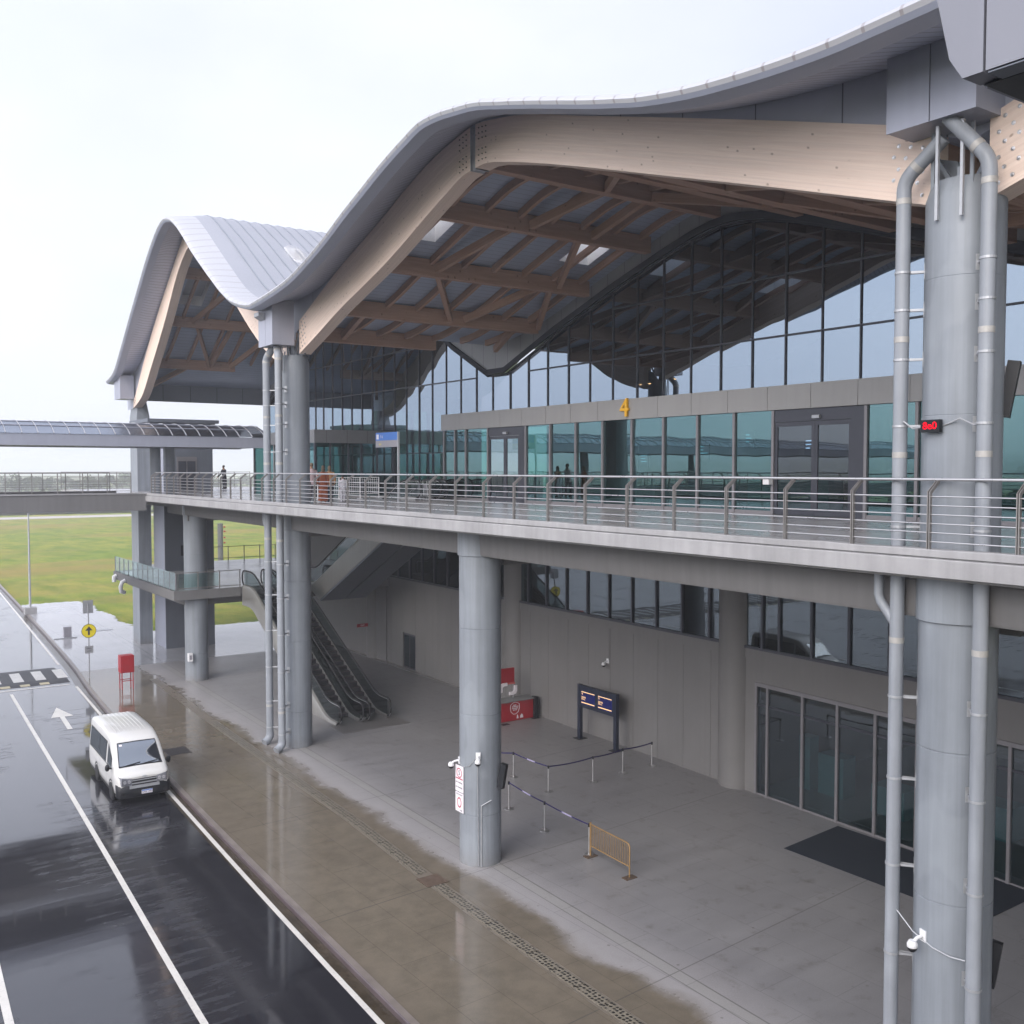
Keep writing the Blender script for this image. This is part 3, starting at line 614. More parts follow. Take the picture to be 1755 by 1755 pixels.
    # glulam arch: two halves with a steel joint at the crown
    def arch(ya, yb):
        n = max(6, int(abs(yb-ya)/0.5)); rows = []; ln = 0; last = None; us = []
        for i in range(n+1):
            y = ya+(yb-ya)*i/n; p = (y, fb(y))
            if last: ln += math.hypot(p[0]-last[0], p[1]-last[1])
            last = p; us.append(ln); f, d = AX(y), 0.52; h = ft(y)-fb(y)
            rows.append([(f, y, ft(y)), (f, y, fb(y)), (f+d, y, fb(y)), (f+d, y, ft(y)), (f, y, ft(y))])
        vv = [0, 1.3, 1.8, 3.1, 3.6]; off = random.random()*20
        mm = MB().grid(rows, uvf=lambda i, j: (us[i]+off, vv[j]))
        for rr in (rows[0], rows[-1]): mm.add(rr[:4], [(0, 1, 2, 3)], [[(0, 0), (0, 1.3), (.5, 1.3), (.5, 0)]])
        return mm
    g = 0.14
    for (ya, yb) in ((y0+0.72, apex-g), (apex+g, min(y1, 71.0)-(0.35 if key == 'A' else 0.72))):
        ar = part(arch(ya, yb), 'arch_beam', M_WOOD, T, True, ang=30)
        for end, sg in ((ya, 1), (yb, -1)):
            crown = abs(end-apex) < 1
            for a in range(3):
                for b_ in range(7 if crown else 6):
                    if crown and b_ == 3: continue
                    y = end+sg*(0.22+a*0.2 if crown else 0.16+a*0.24+(b_ % 2)*0.1); h = ft(y)-fb(y); z = fb(y)+h*(0.12+0.76*b_/(6 if crown else 5))
                    bo = bpy.data.objects.new('bolt', bolt_mesh(crown)); COL.objects.link(bo); attach(bo, ar); bo.location = (AX(y)+0.002, y, z)
    jb = MB(); jb.box(AX(apex)+0.07, AX(apex)+0.45, apex-g+0.003, apex+g-0.003, fb(apex)-0.02, ft(apex)-0.02)
    jb.box(AX(apex)+0.0, AX(apex)+0.5, apex-g+0.003, apex-g+0.022, fb(apex)-0.03, ft(apex)); jb.box(AX(apex)+0.0, AX(apex)+0.5, apex+g-0.022, apex+g-0.003, fb(apex)-0.03, ft(apex))
    part(jb, 'crown_joint', M_GALV, T)
    return T, fb, ft, fs, fe_, fc
_lp = []
def m_lined_panel():
    if not _lp: _lp.append(m_lined('fascia_sheet', (0.42, 0.435, 0.51), 2.2, 1, 0.9, 0.4, 0.15, 0.008))
    return _lp[0]
b_ = NB('opal_dome'); ts = b_.n('ShaderNodeBsdfTranslucent'); ts.inputs[0].default_value = (.9, .9, .9, 1); gl_ = b_.n('ShaderNodeBsdfDiffuse'); gl_.inputs[0].default_value = (.8, .8, .82, 1)
ms_ = b_.n('ShaderNodeMixShader'); ms_.inputs[0].default_value = 0.25; b_.l(ts.outputs[0], ms_.inputs[1]); b_.l(gl_.outputs[0], ms_.inputs[2]); tp_ = b_.n('ShaderNodeBsdfTransparent'); ms2 = b_.n('ShaderNodeMixShader'); ms2.inputs[0].default_value = 0.65; b_.l(ms_.outputs[0], ms2.inputs[1]); b_.l(tp_.outputs[0], ms2.inputs[2]); b_.l(ms2.outputs[0], b_.out.inputs[0]); M_DOME = b_.m

HB = make_hump('B', B_bot, B_top, B_S, B_eave, B_C, 9.4, 40.45, 25.5, None, 'broad middle roof hump with a wooden arch over gate 4')
HC = make_hump('C', C_bot, C_top, C_S, C_eave, C_C, 40.45, 72.6, 55.5, None, 'tall far roof hump with its standing seam top showing beyond the valley')
HA = make_hump('A', mirror(B_bot), mirror(B_top), mirror(B_S), mirror(B_eave), mirror(B_C), -21.65, 9.4, -6.7, None, 'nearest roof hump, only its bolted arch foot showing right of the big column')

def hump_inner(H, purl, xa, xb, rafX, braces, x2=None):
    """cross beams, rafters and diagonal braces below one hump's ceiling (purl: beam centre lines)"""
    T, fb, ft, fs, fe_, fc = H
    for y in purl:
        dz = fc(y)-0.02; zb = fc(y)-0.65
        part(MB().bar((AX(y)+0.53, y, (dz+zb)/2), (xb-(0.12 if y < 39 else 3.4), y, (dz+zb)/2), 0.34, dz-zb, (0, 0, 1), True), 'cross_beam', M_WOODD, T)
    for a, c in zip(purl[:-1], purl[1:]):
        for x in rafX:
            rows = []
            n = 5; ys_ = [a+0.18+(c-a-0.36)*i/n for i in range(n+1)]; mm = MB(); o = random.random()*30
            rws = [[(x-0.075, y, fc(y)-0.015), (x-0.075, y, fc(y)-0.28), (x+0.075, y, fc(y)-0.28), (x+0.075, y, fc(y)-0.015)] for y in ys_]
            mm.grid(rws, uvf=lambda i, j: (o+i*0.8, [0, .35, .53, .9][j]))
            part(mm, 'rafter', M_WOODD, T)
    for (xa_, ya, xb_, yb) in braces:
        p = Vector((xa_, ya, fc(ya)-0.46)); q = Vector((xb_, yb, fc(yb)-0.42)); d = (q-p).normalized()
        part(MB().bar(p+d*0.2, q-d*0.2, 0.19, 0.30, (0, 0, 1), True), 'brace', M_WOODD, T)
PB = [11.0, 14.6, 18.2, 21.75, 25.4, 29.05, 32.8, 36.4, 39.9]
brB = [(21.6, 25.4, 21.0, 29.05), (23.4, 25.4, 23.9, 29.05), (20.4, 29.05, 19.3, 32.8), (23.4, 29.05, 25.3, 32.8), (19.5, 32.8, 22.3, 36.4), (24.3, 32.8, 22.8, 36.4), (24.9, 32.8, 26.9, 36.4), (18.2, 36.4, 18.9, 39.9), (25.6, 36.4, 26.9, 39.9), (17.2, 36.6, 17.5, 40.2),
       (21.6, 25.4, 19.0, 21.75), (23.4, 25.4, 25.6, 21.75), (20.4, 21.75, 22.5, 18.2), (25, 21.75, 23, 18.2), (19.5, 18.2, 18, 14.6), (21.5, 18.2, 24.5, 14.6), (20, 14.6, 22, 11), (25, 14.6, 23, 11)]
hump_inner(HB, PB, 16.9, 26.95, [17.75, 19.15, 20.55, 21.95, 23.4, 24.9, 26.3], brB)
PC = [44.2, 48.0, 51.75, 55.5, 59.4, 63.15, 66.9]
brC = [(21.5, 59.4, 19.5, 63.15), (19.9, 63.15, 21.9, 66.9), (21.9, 66.9, 22.2, 63.15), (18.6, 70.6, 20.5, 66.9), (23, 59.4, 25, 63.15), (25.2, 63.15, 23.2, 66.9), (20, 51.75, 22, 48), (24, 51.75, 22.5, 48), (24.5, 63.15, 26, 59.4)]
hump_inner(HC, PC, 17, 27.0, [19.0, 20.4, 21.8, 23.2, 24.7, 26.1], brC)
PA = [7.8, 4.2, 0.6, -3.0, -6.7]
hump_inner(HA, PA[::-1], 16.9, 26.95, [17.75, 19.15, 20.55, 21.95, 23.4, 24.9, 26.3], [(19, 4.2, 21, 0.6), (24, 4.2, 22, 7.8), (20, 7.8, 18.3, 4.2)])
# closing band and gable at the far end, valley gutters
T = HC[0]
eb = MB(); y = 71.0
eb.box(18.78, 46, y, y+0.25, 16.75, 18.3); part(eb, 'end_fascia', m_lined('end_fascia_sheet', (0.20, 0.215, 0.25), 1.9, 0, 0.8, 0.45, 0.1, 0.012), T)

# ------------------------------------------------------------------ upper facade: curtain wall with a wavy head
WX = 27.5
mully = [71.0, 69.3, 67.7, 66.1, 64.7, 63.4, 62.2, 60.95, 59.55, 58.1, 56.72, 55.3, 53.9, 52.5, 51.1, 49.68, 48.24, 46.79, 45.33, 43.87, 42.38, 40.9, 39.4, 37.9, 36.4, 34.87, 33.37, 31.87, 30.36, 28.83, 27.32, 25.79, 24.28, 22.79, 21.27, 19.78, 18.27, 16.76, 15.25, 13.74, 12.23, 10.7, 9.2, 7.7, 6.2, 4.7, 3.2]
head = linear([(3, 19.4), (8.6, 16.93), (10.2, 16.93), (13, 17.75), (15.3, 18.5), (18.77, 19.55), (21.0, 20.25), (22.5, 20.72), (23.6, 21.0), (24.6, 21.16), (25.4, 21.2), (26.2, 21.14), (27.2, 20.95), (28.9, 20.5), (31.7, 19.68), (35.67, 18.38), (39.6, 16.9), (41.2, 16.9), (44.43, 18.5), (48, 20.8), (51.7, 23.2), (53.5, 24.15), (55.5, 24.6), (57.5, 24.15), (59.3, 23.2), (63, 20.9), (66.8, 18.6), (71, 16.9)])
CW = thing('curtain_wall', (WX, 40, 10.5), 'dark reflective curtain wall with a wavy head under the roof', 'curtain wall')
ceilf = lambda y: HC[5](y) if y > 40.45 else (HB[5](y) if y > 9.4 else HA[5](y))
zlow = lambda y: 14.6 if y < 43.3 else 10.5
for i in range(len(mully)):
    y = mully[i]; part(MB().box(WX-0.05, WX+0.09, y-0.026, y+0.026, zlow(y-0.1), head(y)-0.29), 'mullion', M_FRAME, CW)
rows_z = {0: 16.62, 1: 18.72}
for a, c in zip(mully[1:], mully[:-1]):
    zt = [head(a)-0.29, head(c)-0.29]; zb = zlow((a+c)/2); lev = [zb]+[z for z in (12.9, 16.62, 18.72) if z > zb+0.3 and z < min(zt)-0.2]
    for k, z in enumerate(lev):
        last = k == len(lev)-1
        t0, t1 = (zt[0], zt[1]) if last else (lev[k+1]-0.03,)*2
        z0 = z+(0.03 if k else 0.0)
        tl = random.gauss(0, 0.004)
        part(MB().add([(WX+tl, a+0.03, z0), (WX-tl, c-0.03, z0), (WX-tl, c-0.03, t1), (WX+tl, a+0.03, t0)], [(0, 1, 2, 3)]), 'glass_pane', G_UP, CW)
        if k: part(MB().box(WX-0.06, WX+0.05, a+0.033, c-0.033, z-0.03, z+0.03), 'transom', M_FRAME, CW)
Yh = sorted(frange(3, 71, 0.35)+[39.6, 41.2, 8.6, 10.2])
part(MB().grid([[(WX-0.24, y, head(y)-0.26), (WX-0.3, y, head(y)-0.24), (WX-0.3, y, head(y)+0.02), (WX-0.2, y, head(y)+0.03)] for y in Yh]), 'head_gutter', M_GUTTER, CW, True, ang=40)
part(MB().grid([[(WX-0.13, y, head(y)-0.34), (WX-0.13, y, head(y)-0.25), (WX+0.1, y, head(y)-0.25)] for y in Yh]), 'head_frame', M_GUTTER, CW)
part(MB().grid([[(WX-0.19, y, head(y)-0.1), (WX-0.19, y, max(ceilf(y), head(y)+0.05))] for y in Yh]), 'head_panel', m_lined('head_panel_sheet', (0.33, 0.335, 0.345), 1.05, 1, 0.85, 0.45, 0.1, 0.012), CW)

# ------------------------------------------------------------------ gate portal (lower glazed storey in front of the curtain wall)
GP = thing('gate_portal', (26, 25, 10.5), 'long glazed departure entrance below a warm grey fascia', 'entrance')
FXp = 25.85; y = 43.17; joints = [43.17, 41.4, 39.65, 37.9, 36.15, 34.4, 32.66, 30.92, 29.17, 27.42, 25.67, 23.92, 22.17, 20.42, 18.68, 16.93, 15.2, 13.45, 11.7, 9.95, 8.2, 6.45, 4.7, 3.0]
for a, c in zip(joints[1:], joints[:-1]):
    part(MB().box(FXp, FXp+0.04, a+0.008, c-0.008, 13.95, 14.74), 'fascia_panel', M_PANEL, GP)
bk = MB(); bk.box(FXp+0.045, WX-0.14, 3.0, 43.1, 13.97, 14.70); part(bk, 'portal_roof', M_PANELD, GP)
lm = [43.05, 42.0, 41.0, 39.05, 36.0, 34.2, 32.44, 30.71, 28.96, 27.2, 25.45, 23.71, 22.0, 18.45, 16.75, 15.0, 13.25, 11.5, 9.75, 8.0, 6.2, 4.4, 3.0]
doors = [(36.0, 39.05), (18.45, 22.0)]
for y in lm: part(MB().box(25.92, 26.06, y-0.05, y+0.05, 10.5, 13.945), 'mullion', M_FRAMEL, GP)
for a, c in zip(lm[1:], lm[:-1]):
    if (a, c) in doors:
        d = MB(); d.box(25.95, 26.1, a+0.05, c-0.05, 13.55, 13.945); d.box(25.93, 26.0, a+0.05, a+0.5, 10.5, 13.55); part(d, 'door_header', M_FRAME, GP)
        part(MB().box(25.84, 25.95, (a+c)/2-0.14, (a+c)/2+0.14, 13.62, 13.72), 'door_sensor', M_GALV, GP)
        mid = (a+c)/2+0.12
        for (p, q) in ((a+0.5, mid), (mid, c-0.05)):
            fr = MB(); z0, z1 = 10.52, 13.54
            fr.box(25.97, 26.03, p+0.003, p+0.12, z0, z1); fr.box(25.97, 26.03, q-0.12, q-0.003, z0, z1); fr.box(25.97, 26.03, p+0.12, q-0.12, z1-0.14, z1); fr.box(25.97, 26.03, p+0.12, q-0.12, z0, z0+0.16)
            dl = part(fr, 'door_leaf', M_FRAME, GP)
            part(MB().add([(26.0, p+0.12, z0+0.16), (26.0, q-0.12, z0+0.16), (26.0, q-0.12, z1-0.14), (26.0, p+0.12, z1-0.14)], [(0, 1, 2, 3)]), 'pane', G_SHOP, dl)
    else:
        tl = random.gauss(0, 0.004)
        part(MB().add([(26+tl, a+0.05, 10.62), (26-tl, c-0.05, 10.62), (26-tl, c-0.05, 13.945), (26+tl, a+0.05, 13.945)], [(0, 1, 2, 3)]), 'glass_pane', G_LOW, GP)
        part(MB().box(25.95, 26.05, a+0.05, c-0.05, 10.5, 10.62), 'bottom_rail', M_FRAMEL, GP)
# left return of the portal
part(MB().add([(26.06, 43.05, 10.5), (27.4, 43.05, 10.5), (27.4, 43.05, 13.9), (26.06, 43.05, 13.9)], [(0, 1, 2, 3)]), 'side_pane', G_LOW, GP)
N4 = thing('gate_number', (FXp-0.03, 29.19, 14.37), 'yellow numeral 4 standing on the warm grey fascia', 'gate number')
text('4', 1.0, M_YELLOW, N4, (FXp-0.06, 29.19, 14.36), FACE_MX, 'numeral', 0.05, xs=1.0, bold=0.010)
# door access box on the gate mullion
m = MB(); m.box(25.7, 25.9, 21.95, 22.2, 11.5, 11.75); tag(m.build('door_control_box', M_WHITE), 'small white control box beside the right hand gate door', 'control box')

# ------------------------------------------------------------------ second vestibule further along
VB = thing('glass_vestibule', (22.4, 50.9, 10.5), 'dark grey boxed glass vestibule past the big pipe column', 'vestibule')
v = MB(); v.box(22.4, 27.35, 50.9, 60.4, 13.47, 14.2); part(v, 'vestibule_fascia', m_lined('vestibule_sheet', (0.15, 0.155, 0.165), 1.25, 0, 0.8, 0.45, 0.1, 0.012), VB)
for x in (22.5, 23.4, 24.5, 25.3, 26.3, 27.3): part(MB().box(x-0.05, x+0.05, 51.0, 51.12, 10.5, 13.47), 'mullion', M_FRAME, VB)
for a, c in zip((22.5, 23.4, 24.5, 25.3, 26.3), (23.4, 24.5, 25.3, 26.3, 27.3)):
    part(MB().add([(a+.05, 51.06, 10.5), (c-.05, 51.06, 10.5), (c-.05, 51.06, 13.47), (a+.05, 51.06, 13.47)], [(0, 1, 2, 3)]), 'glass_pane', G_LOW, VB)
for yy in (52.5, 54, 55.5, 57, 58.5, 60.3): part(MB().box(22.45, 22.57, yy-0.05, yy+0.05, 10.5, 13.47), 'mullion', M_FRAMEL, VB)
for a, c in zip((51.1, 52.5, 54, 55.5, 57, 58.5), (52.5, 54, 55.5, 57, 58.5, 60.3)):
    part(MB().add([(22.5, a+.05, 10.5), (22.5, c-.05, 10.5), (22.5, c-.05, 13.47), (22.5, a+.05, 13.47)], [(0, 1, 2, 3)]), 'glass_pane', G_LOW, VB)

# ------------------------------------------------------------------ inside of the terminal (seen through the glass)
IN = thing('terminal_interior', (36, 35, 10.5), 'dim hall with warm lamps behind the dark curtain wall', 'interior')
m = MB(); m.box(27.7, 46, -22, 72, 10.2, 10.48); part(m, 'hall_floor', M_INTF, IN)
m = MB(); m.box(45.2, 45.8, -22, 60, 10.48, 21.9); part(m, 'back_wall', M_INTW, IN)
for yy in (9.4, 25, 40.5, 56): part(MB().lathe([(0.6, 10.48), (0.6, 18.3)], (36, yy, 0), 20), 'hall_column', M_PAINT, IN, True)
for (x, yy, l) in ((31, 33, 5), (31.5, 24, 4), (33, 15, 5), (32, 44, 4)): part(MB().box(x, x+0.9, yy, yy+l, 10.48, 11.6), 'counter', M_TEAL, IN)
for i, (x, yy, z) in enumerate(((33.5, 36.8, 16.2), (33.5, 36.1, 16.2), (32.5, 35.2, 15.2), (32.6, 32.6, 15.15), (34, 26, 15.5), (38, 30, 16), (36, 18, 16), (39, 40, 17), (34, 47, 13.2))):
    lp = part(MB().lathe([(0.001, 0), (0.10, 0.02), (0.10, 0.12), (0.02, 0.2), (0.02, 0.9)], (x, yy, z), 12), 'hall_lamp', M_FRAME, IN)
    part(MB().lathe([(0.001, 0.0), (0.10, 0.0)], (x, yy, z-0.01), 12), 'bulb', M_LAMP, lp)
for (x, yy, z, w) in ((29.5, 28.6, 12.7, .5), (29.2, 25.9, 13.1, .35), (29.0, 22.9, 12.8, .4), (30.5, 33.2, 12.4, .4)):
    sc = part(MB().box(x+0.01, x+0.08, yy-w/2-.06, yy+w/2+.06, z-0.32, z+0.34), 'hall_screen', M_BLACK, IN)
    bb = MB()
    for r_ in range(3):
        ww = w*random.uniform(.4, 1); bb.add([(x, yy+w/2, z+0.2-r_*0.13), (x, yy+w/2-ww, z+0.2-r_*0.13), (x, yy+w/2-ww, z+0.24-r_*0.13), (x, yy+w/2, z+0.24-r_*0.13)], [(0, 1, 2, 3)])
    part(bb, 'screen_rows', M_SCRW, sc)
EW = thing('end_glazing', (36, 71, 10.5), 'bright green glazed end wall seen through the terminal', 'glazed wall')
for x in frange(27.7, 45.9, 1.5): part(MB().box(x-0.1, x+0.1, 71.02, 71.2, 10.5, 16.74), 'mullion', M_FRAME, EW)
for z in (12.6, 14.0): part(MB().box(27.8, 45.8, 71.05, 71.15, z-0.05, z+0.05), 'transom', M_FRAME, EW)
xs_ = frange(27.7, 45.9, 1.5)
for i, (a, c) in enumerate(zip(xs_[:-1], xs_[1:])):
    if i in (2, 6): part(MB().box(a+.1, c-.1, 71.06, 71.14, 10.5, 16.74), 'solid_panel', M_PANELD, EW)
    else: part(MB().add([(a+.1, 71.1, 10.5), (c-.1, 71.1, 10.5), (c-.1, 71.1, 16.74), (a+.1, 71.1, 16.74)], [(0, 1, 2, 3)]), 'glass_pane', G_END, EW)

# ------------------------------------------------------------------ lower storey wall
LX = lambda y: 27.6+0.025*y
LW = thing('lower_wall', (LX(35), 35, 0), 'shaded ground floor wall of tall grey panels with a window strip', 'wall')
def yquad(mb, a, c, z0, z1, dx=0.0): return mb.add([(LX(a)+dx, a, z0), (LX(c)+dx, c, z0), (LX(c)+dx, c, z1), (LX(a)+dx, a, z1)], [(0, 1, 2, 3)])
def ybox(mb, a, c, z0, z1, d0, d1):
    vs = [(LX(q)+d, q, z) for z in (z0, z1) for q in (a, c) for d in (d0, d1)]
    return mb.add(vs, [(0, 2, 3, 1), (4, 5, 7, 6), (0, 1, 5, 4), (2, 6, 7, 3), (0, 4, 6, 2), (1, 3, 7, 5)])
pj = [24.6, 26.9, 28.42, 29.95, 31.5, 33.05, 34.6, 36.15, 37.7, 39.25, 40.8, 42.3, 43.85, 45.4, 46.95, 48.5, 50.05, 51.25, 52.85, 54.4, 55.95, 57.5, 59, 60.6, 62.2]
for a, c in zip(pj[:-1], pj[1:]):
    if a == 51.25: ybox(mm := MB(), a+.01, c-.01, 2.14, 5.0, 0, 0.12); part(mm, 'wall_panel', M_WALL, LW); continue
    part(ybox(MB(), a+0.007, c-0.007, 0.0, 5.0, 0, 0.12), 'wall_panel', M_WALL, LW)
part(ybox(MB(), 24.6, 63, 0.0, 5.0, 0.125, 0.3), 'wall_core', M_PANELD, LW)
part(ybox(MB(), 2.0, 63, 5.0, 5.36, -0.03, 0.25), 'sill_panel', M_WALL, LW)
part(ybox(MB(), 2.0, 24.6, 4.16, 5.0, -0.015, 0.25), 'spandrel', M_WALL, LW)
part(ybox(MB(), 2.0, 63, 5.36, 5.46, -0.06, 0.14), 'sill_frame', M_FRAME, LW)
wm = [2.0, 3.5, 5, 6.55, 8.1, 9.65, 11.2, 12.75, 14.3, 15.85, 17.4, 18.95, 20.5, 22.05, 23.5, 24.3, 26.2, 27.0, 28.53, 30.06, 31.6, 33.15, 34.69, 36.27, 37.87, 39.42, 41.4, 42.9, 44.4, 45.9, 47.4, 48.9, 50.4, 51.9, 53.4, 54.9, 57.6, 59.2, 61]
for y in wm: part(ybox(MB(), y-0.05, y+0.05, 5.46, 9.4, -0.05, 0.1), 'window_mullion', M_FRAME, LW)
for a, c in zip(wm[:-1], wm[1:]): part(yquad(MB(), a+.05, c-.05, 5.46, 9.4, 0.03), 'window_pane', G_SHOP, LW)
sm_ = [24.55, 24.01, 22.41, 20.93, 19.43, 17.9, 16.4, 14.9, 13.3, 11.7, 10, 8.4, 6.8, 5.2, 3.6, 2.0]
for y in sm_: part(ybox(MB(), y-0.05, y+0.05, 0.0, 4.155, -0.05, 0.08), 'shop_mullion', M_FRAMEL, LW)
part(ybox(MB(), 2.05, 24.5, 4.02, 4.155, -0.045, 0.075), 'shop_header', M_FRAMEL, LW)
for c, a in zip(sm_[:-1], sm_[1:]):
    part(yquad(MB(), a+.05, c-.05, 0.06, 3.3, 0.02), 'shop_pane', G_SHOP, LW); part(yquad(MB(), a+.05, c-.05, 3.38, 4.02, 0.02), 'shop_toplight', G_SHOP, LW)
    part(ybox(MB(), a+.05, c-.05, 3.3, 3.38, -0.02, 0.06), 'shop_transom', M_FRAME, LW); part(ybox(MB(), a+.05, c-.05, 0.0, 0.06, -0.02, 0.06), 'shop_kick_rail', M_FRAMEL, LW)
dr = MB(); ybox(dr, 51.28, 52.82, 0.0, 2.12, 0.04, 0.1); dpr = part(dr, 'service_door', M_FRAME, LW)
dd = MB()
for (p, q) in ((51.4, 51.98), (52.1, 52.72)): ybox(dd, p, q, 0.12, 2.0, 0.025, 0.05)
part(dd, 'door_glazing', G_SHOP, dpr)
# ground floor rooms behind the shop glass
GR = thing('arrival_interior', (34, 15, 0), 'dim arrival hall behind the ground floor shop windows', 'interior')
m = MB(); m.box(28.6, 44, -10, 62.5, -0.1, 0.012); part(m, 'hall_floor', M_INTF, GR)
m = MB(); m.box(40, 40.3, -10, 62.5, 0, 9.4); part(m, 'hall_back_wall', M_INTW, GR)
m = MB(); m.box(28.95, 44, 62.5, 62.7, 0.02, 9.4); part(m, 'hall_end_wall', M_INTW, GR)
m = MB(); m.box(29.2, 40, 24.9, 25.1, 0.02, 9.4); part(m, 'hall_partition', M_INTW, GR)
for (x, y, w, l, h) in ((30.2, 22.2, .7, 1.1, 1.5), (30.0, 19.6, .9, 1.3, 1.0), (30.1, 23.6, .5, .5, 2.0), (31, 16.5, 1, 2.4, 1.1), (31, 12, 1, 2, 1.1)): part(MB().box(x, x+w, y, y+l, 0.013, h), 'counter', M_TEAL, GR)

# ------------------------------------------------------------------ elevated deck
DX = 15.0
DK = thing('elevated_deck', (20, 30, 9.4), 'long concrete departures deck with a stained kerb edge', 'deck')
m = MB()
for (x0, x1, y0, y1) in ((15.3, 23.6, -22, 82), (23.6, 27.7, -22, 43.5), (23.6, 27.7, 51, 82), (26.9, 27.7, 43.5, 51), (27.7, 32, 72, 82)): m.box(x0, x1, y0, y1, 10.15, 10.5)
part(m, 'deck_slab', M_DECK, DK)
kb = []
for i, y in enumerate(frange(-22, 57.2, 0.8)):
    w = random.gauss(0, 0.006); kb.append([(15.42, y, 10.5), (15.42, y, 10.67+w*.5), (15.02, y, 10.68+w), (15.0, y, 10.665+w), (15.0, y, 10.56), (15.05, y, 10.557), (15.05, y, 10.535), (14.955, y, 10.53), (14.945, y, 10.515), (14.945, y, 10.235), (14.97, y, 10.22), (16.2, y, 10.22)])
part(MB().grid(kb), 'deck_edge', M_CONC, DK)
bmr = []
for y in frange(-22, 60, 0.5):
    f = 16.09+0.026*(y-9.54); hz = 9.42
    bmr.append([(15.3, y, 10.2185), (f-0.42, y, 10.08), (f-0.40, y, 9.75), (f-0.39, y, hz+0.06), (f-0.36, y, hz), (f+0.5, y, hz), (f+0.55, y, 10.14)])
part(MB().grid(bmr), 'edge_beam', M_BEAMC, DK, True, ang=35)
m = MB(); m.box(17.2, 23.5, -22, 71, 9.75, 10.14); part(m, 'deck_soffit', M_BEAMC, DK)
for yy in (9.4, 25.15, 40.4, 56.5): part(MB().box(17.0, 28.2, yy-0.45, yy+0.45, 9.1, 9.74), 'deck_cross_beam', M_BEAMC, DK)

# railing on the deck edge: one thing, every post a part
RL = thing('deck_railing', (15.12, 25, 10.67), 'stainless railing with kinked flat posts along the stained deck edge', 'railing')
py = [8.0-1.5*k for k in range(14, 0, -1)]+[8.01, 9.51, 11.0, 12.5, 14.0, 15.5, 17.02, 18.53, 20.01, 21.5, 22.97, 24.45, 25.91, 27.36, 28.77, 30.19, 31.57, 32.95, 34.36, 35.73, 37.1, 38.41, 39.7, 41.01, 42.22, 43.53, 44.84, 46.1, 47.42, 48.65, 49.84, 51.01, 52.13, 53.38, 54.49, 55.65, 56.3]
for y in py:
    pm = MB()
    for s in (-0.028, 0.010):
        pm.prism([(15.09, 10.66), (15.155, 10.66), (15.155, 11.60), (15.375, 11.78), (15.375, 11.815), (15.33, 11.815), (15.09, 11.63)], y+s, y+s+0.018, 'XZ')
    part(pm, 'railing_post', M_STEELD, RL)
ye = (py[0], 56.3)
for z in (10.80, 10.95, 11.10, 11.25, 11.40, 11.55): part(MB().tube([(15.135, ye[0], z), (15.135, ye[1], z)], 0.0125, 8), 'rail_bar', M_STEEL, RL, True)
part(MB().tube([(15.36, ye[0], 11.83), (15.36, ye[1], 11.83)], 0.027, 10), 'handrail', M_STEEL, RL, True)

# ------------------------------------------------------------------ columns
COLS = {'R': (16.09, 9.54), 'M': (16.46, 25.2), 'L': (16.9, 40.46), 'F': (17.55, 56.5)}
def column(key, tall, label):
    x, y = COLS[key]; r = 0.64
    T = thing('round_column', (x, y, 0), label, 'column', 'round columns along the deck edge')
    b = MB(); ztop = 16.85 if tall else 9.42
    prof = [(r, 0.0)]
    for z in (1.55, 4.6, 7.2): prof += [(r, z), (r-0.014, z+0.008), (r-0.014, z+0.022), (r, z+0.03)]
    prof += [(r, 9.40)]
    part(b.lathe(prof, (x, y, 0), 48), 'shaft', M_PAINT, T, True, ang=25)
    part(MB().lathe([(r+0.02, 9.40), (r+0.045, 9.41), (r+0.045, 10.14)], (x, y, 0), 48), 'collar', M_PAINT, T, True, ang=25)
    if tall:
        part(MB().lathe([(r, 10.5), (r, 12.9), (r-.005, 12.91), (r, 12.92), (r, 15.2), (r-.005, 15.21), (r, 15.22), (r, 16.55), (r-0.1, 16.85), (0.001, 16.85)], (x, y, 0), 48), 'upper_shaft', M_PAINT, T, True, ang=25)
        st = MB()
        for k in range(6):
            a = k*math.pi/3+0.3; st.box(x+0.5*math.cos(a)-.02, x+0.5*math.cos(a)+.02, y+0.5*math.sin(a)-.02, y+0.5*math.sin(a)+.02, 16.83, 17.0)
        for s in (-1, 1):      # splayed steel shoes that carry the arches
            st.prism([(y+s*0.04, 16.84), (y+s*0.5, 16.84), (y+s*0.85, 16.9), (y+s*0.85, 17.5), (y+s*0.25, 17.3)], x+0.12, x+0.20, 'YZ')
            st.bar((x-.05, y+s*.2, 16.85), (x-.05, y+s*.75, 17.75), 0.07, 0.07)
            st.box(x-0.45, x-0.41, y+s*0.35-.03, y+s*0.35+.03, 16.0, 17.7)
        part(st, 'steel_shoe', M_PAINT, T)
        for s in (-0.32, 0.12): part(MB().box(x-0.70, x-0.645, y+s-.025, y+s+.025, 16.15, 17.7), 'strap_bar', M_GALV, T)
    return T
column('R', True, 'huge grey column nearest the viewer, rising past the deck to the roof')
column('M', False, 'round column with the white parking signs, ending below the deck')
column('L', True, 'tall grey column beside the escalators carrying the roof valley')
column('F', False, 'round column standing through the glass railed landing')
WCOL = []
for (yy, lab) in ((25.75, 'brown shaded half round wall column beside the shop windows'), (40.75, 'wall column behind the red kiosk'), (56.9, 'far wall column beside the small red sign')):
    T = thing('wall_column', (LX(yy)+0.3, yy, 0), lab, 'column', 'engaged columns on the ground floor wall')
    part(MB().lathe([(0.72, 0), (0.72, 9.4)], (LX(yy)+0.28, yy, 0), 36), 'shaft', M_WALL, T, True)

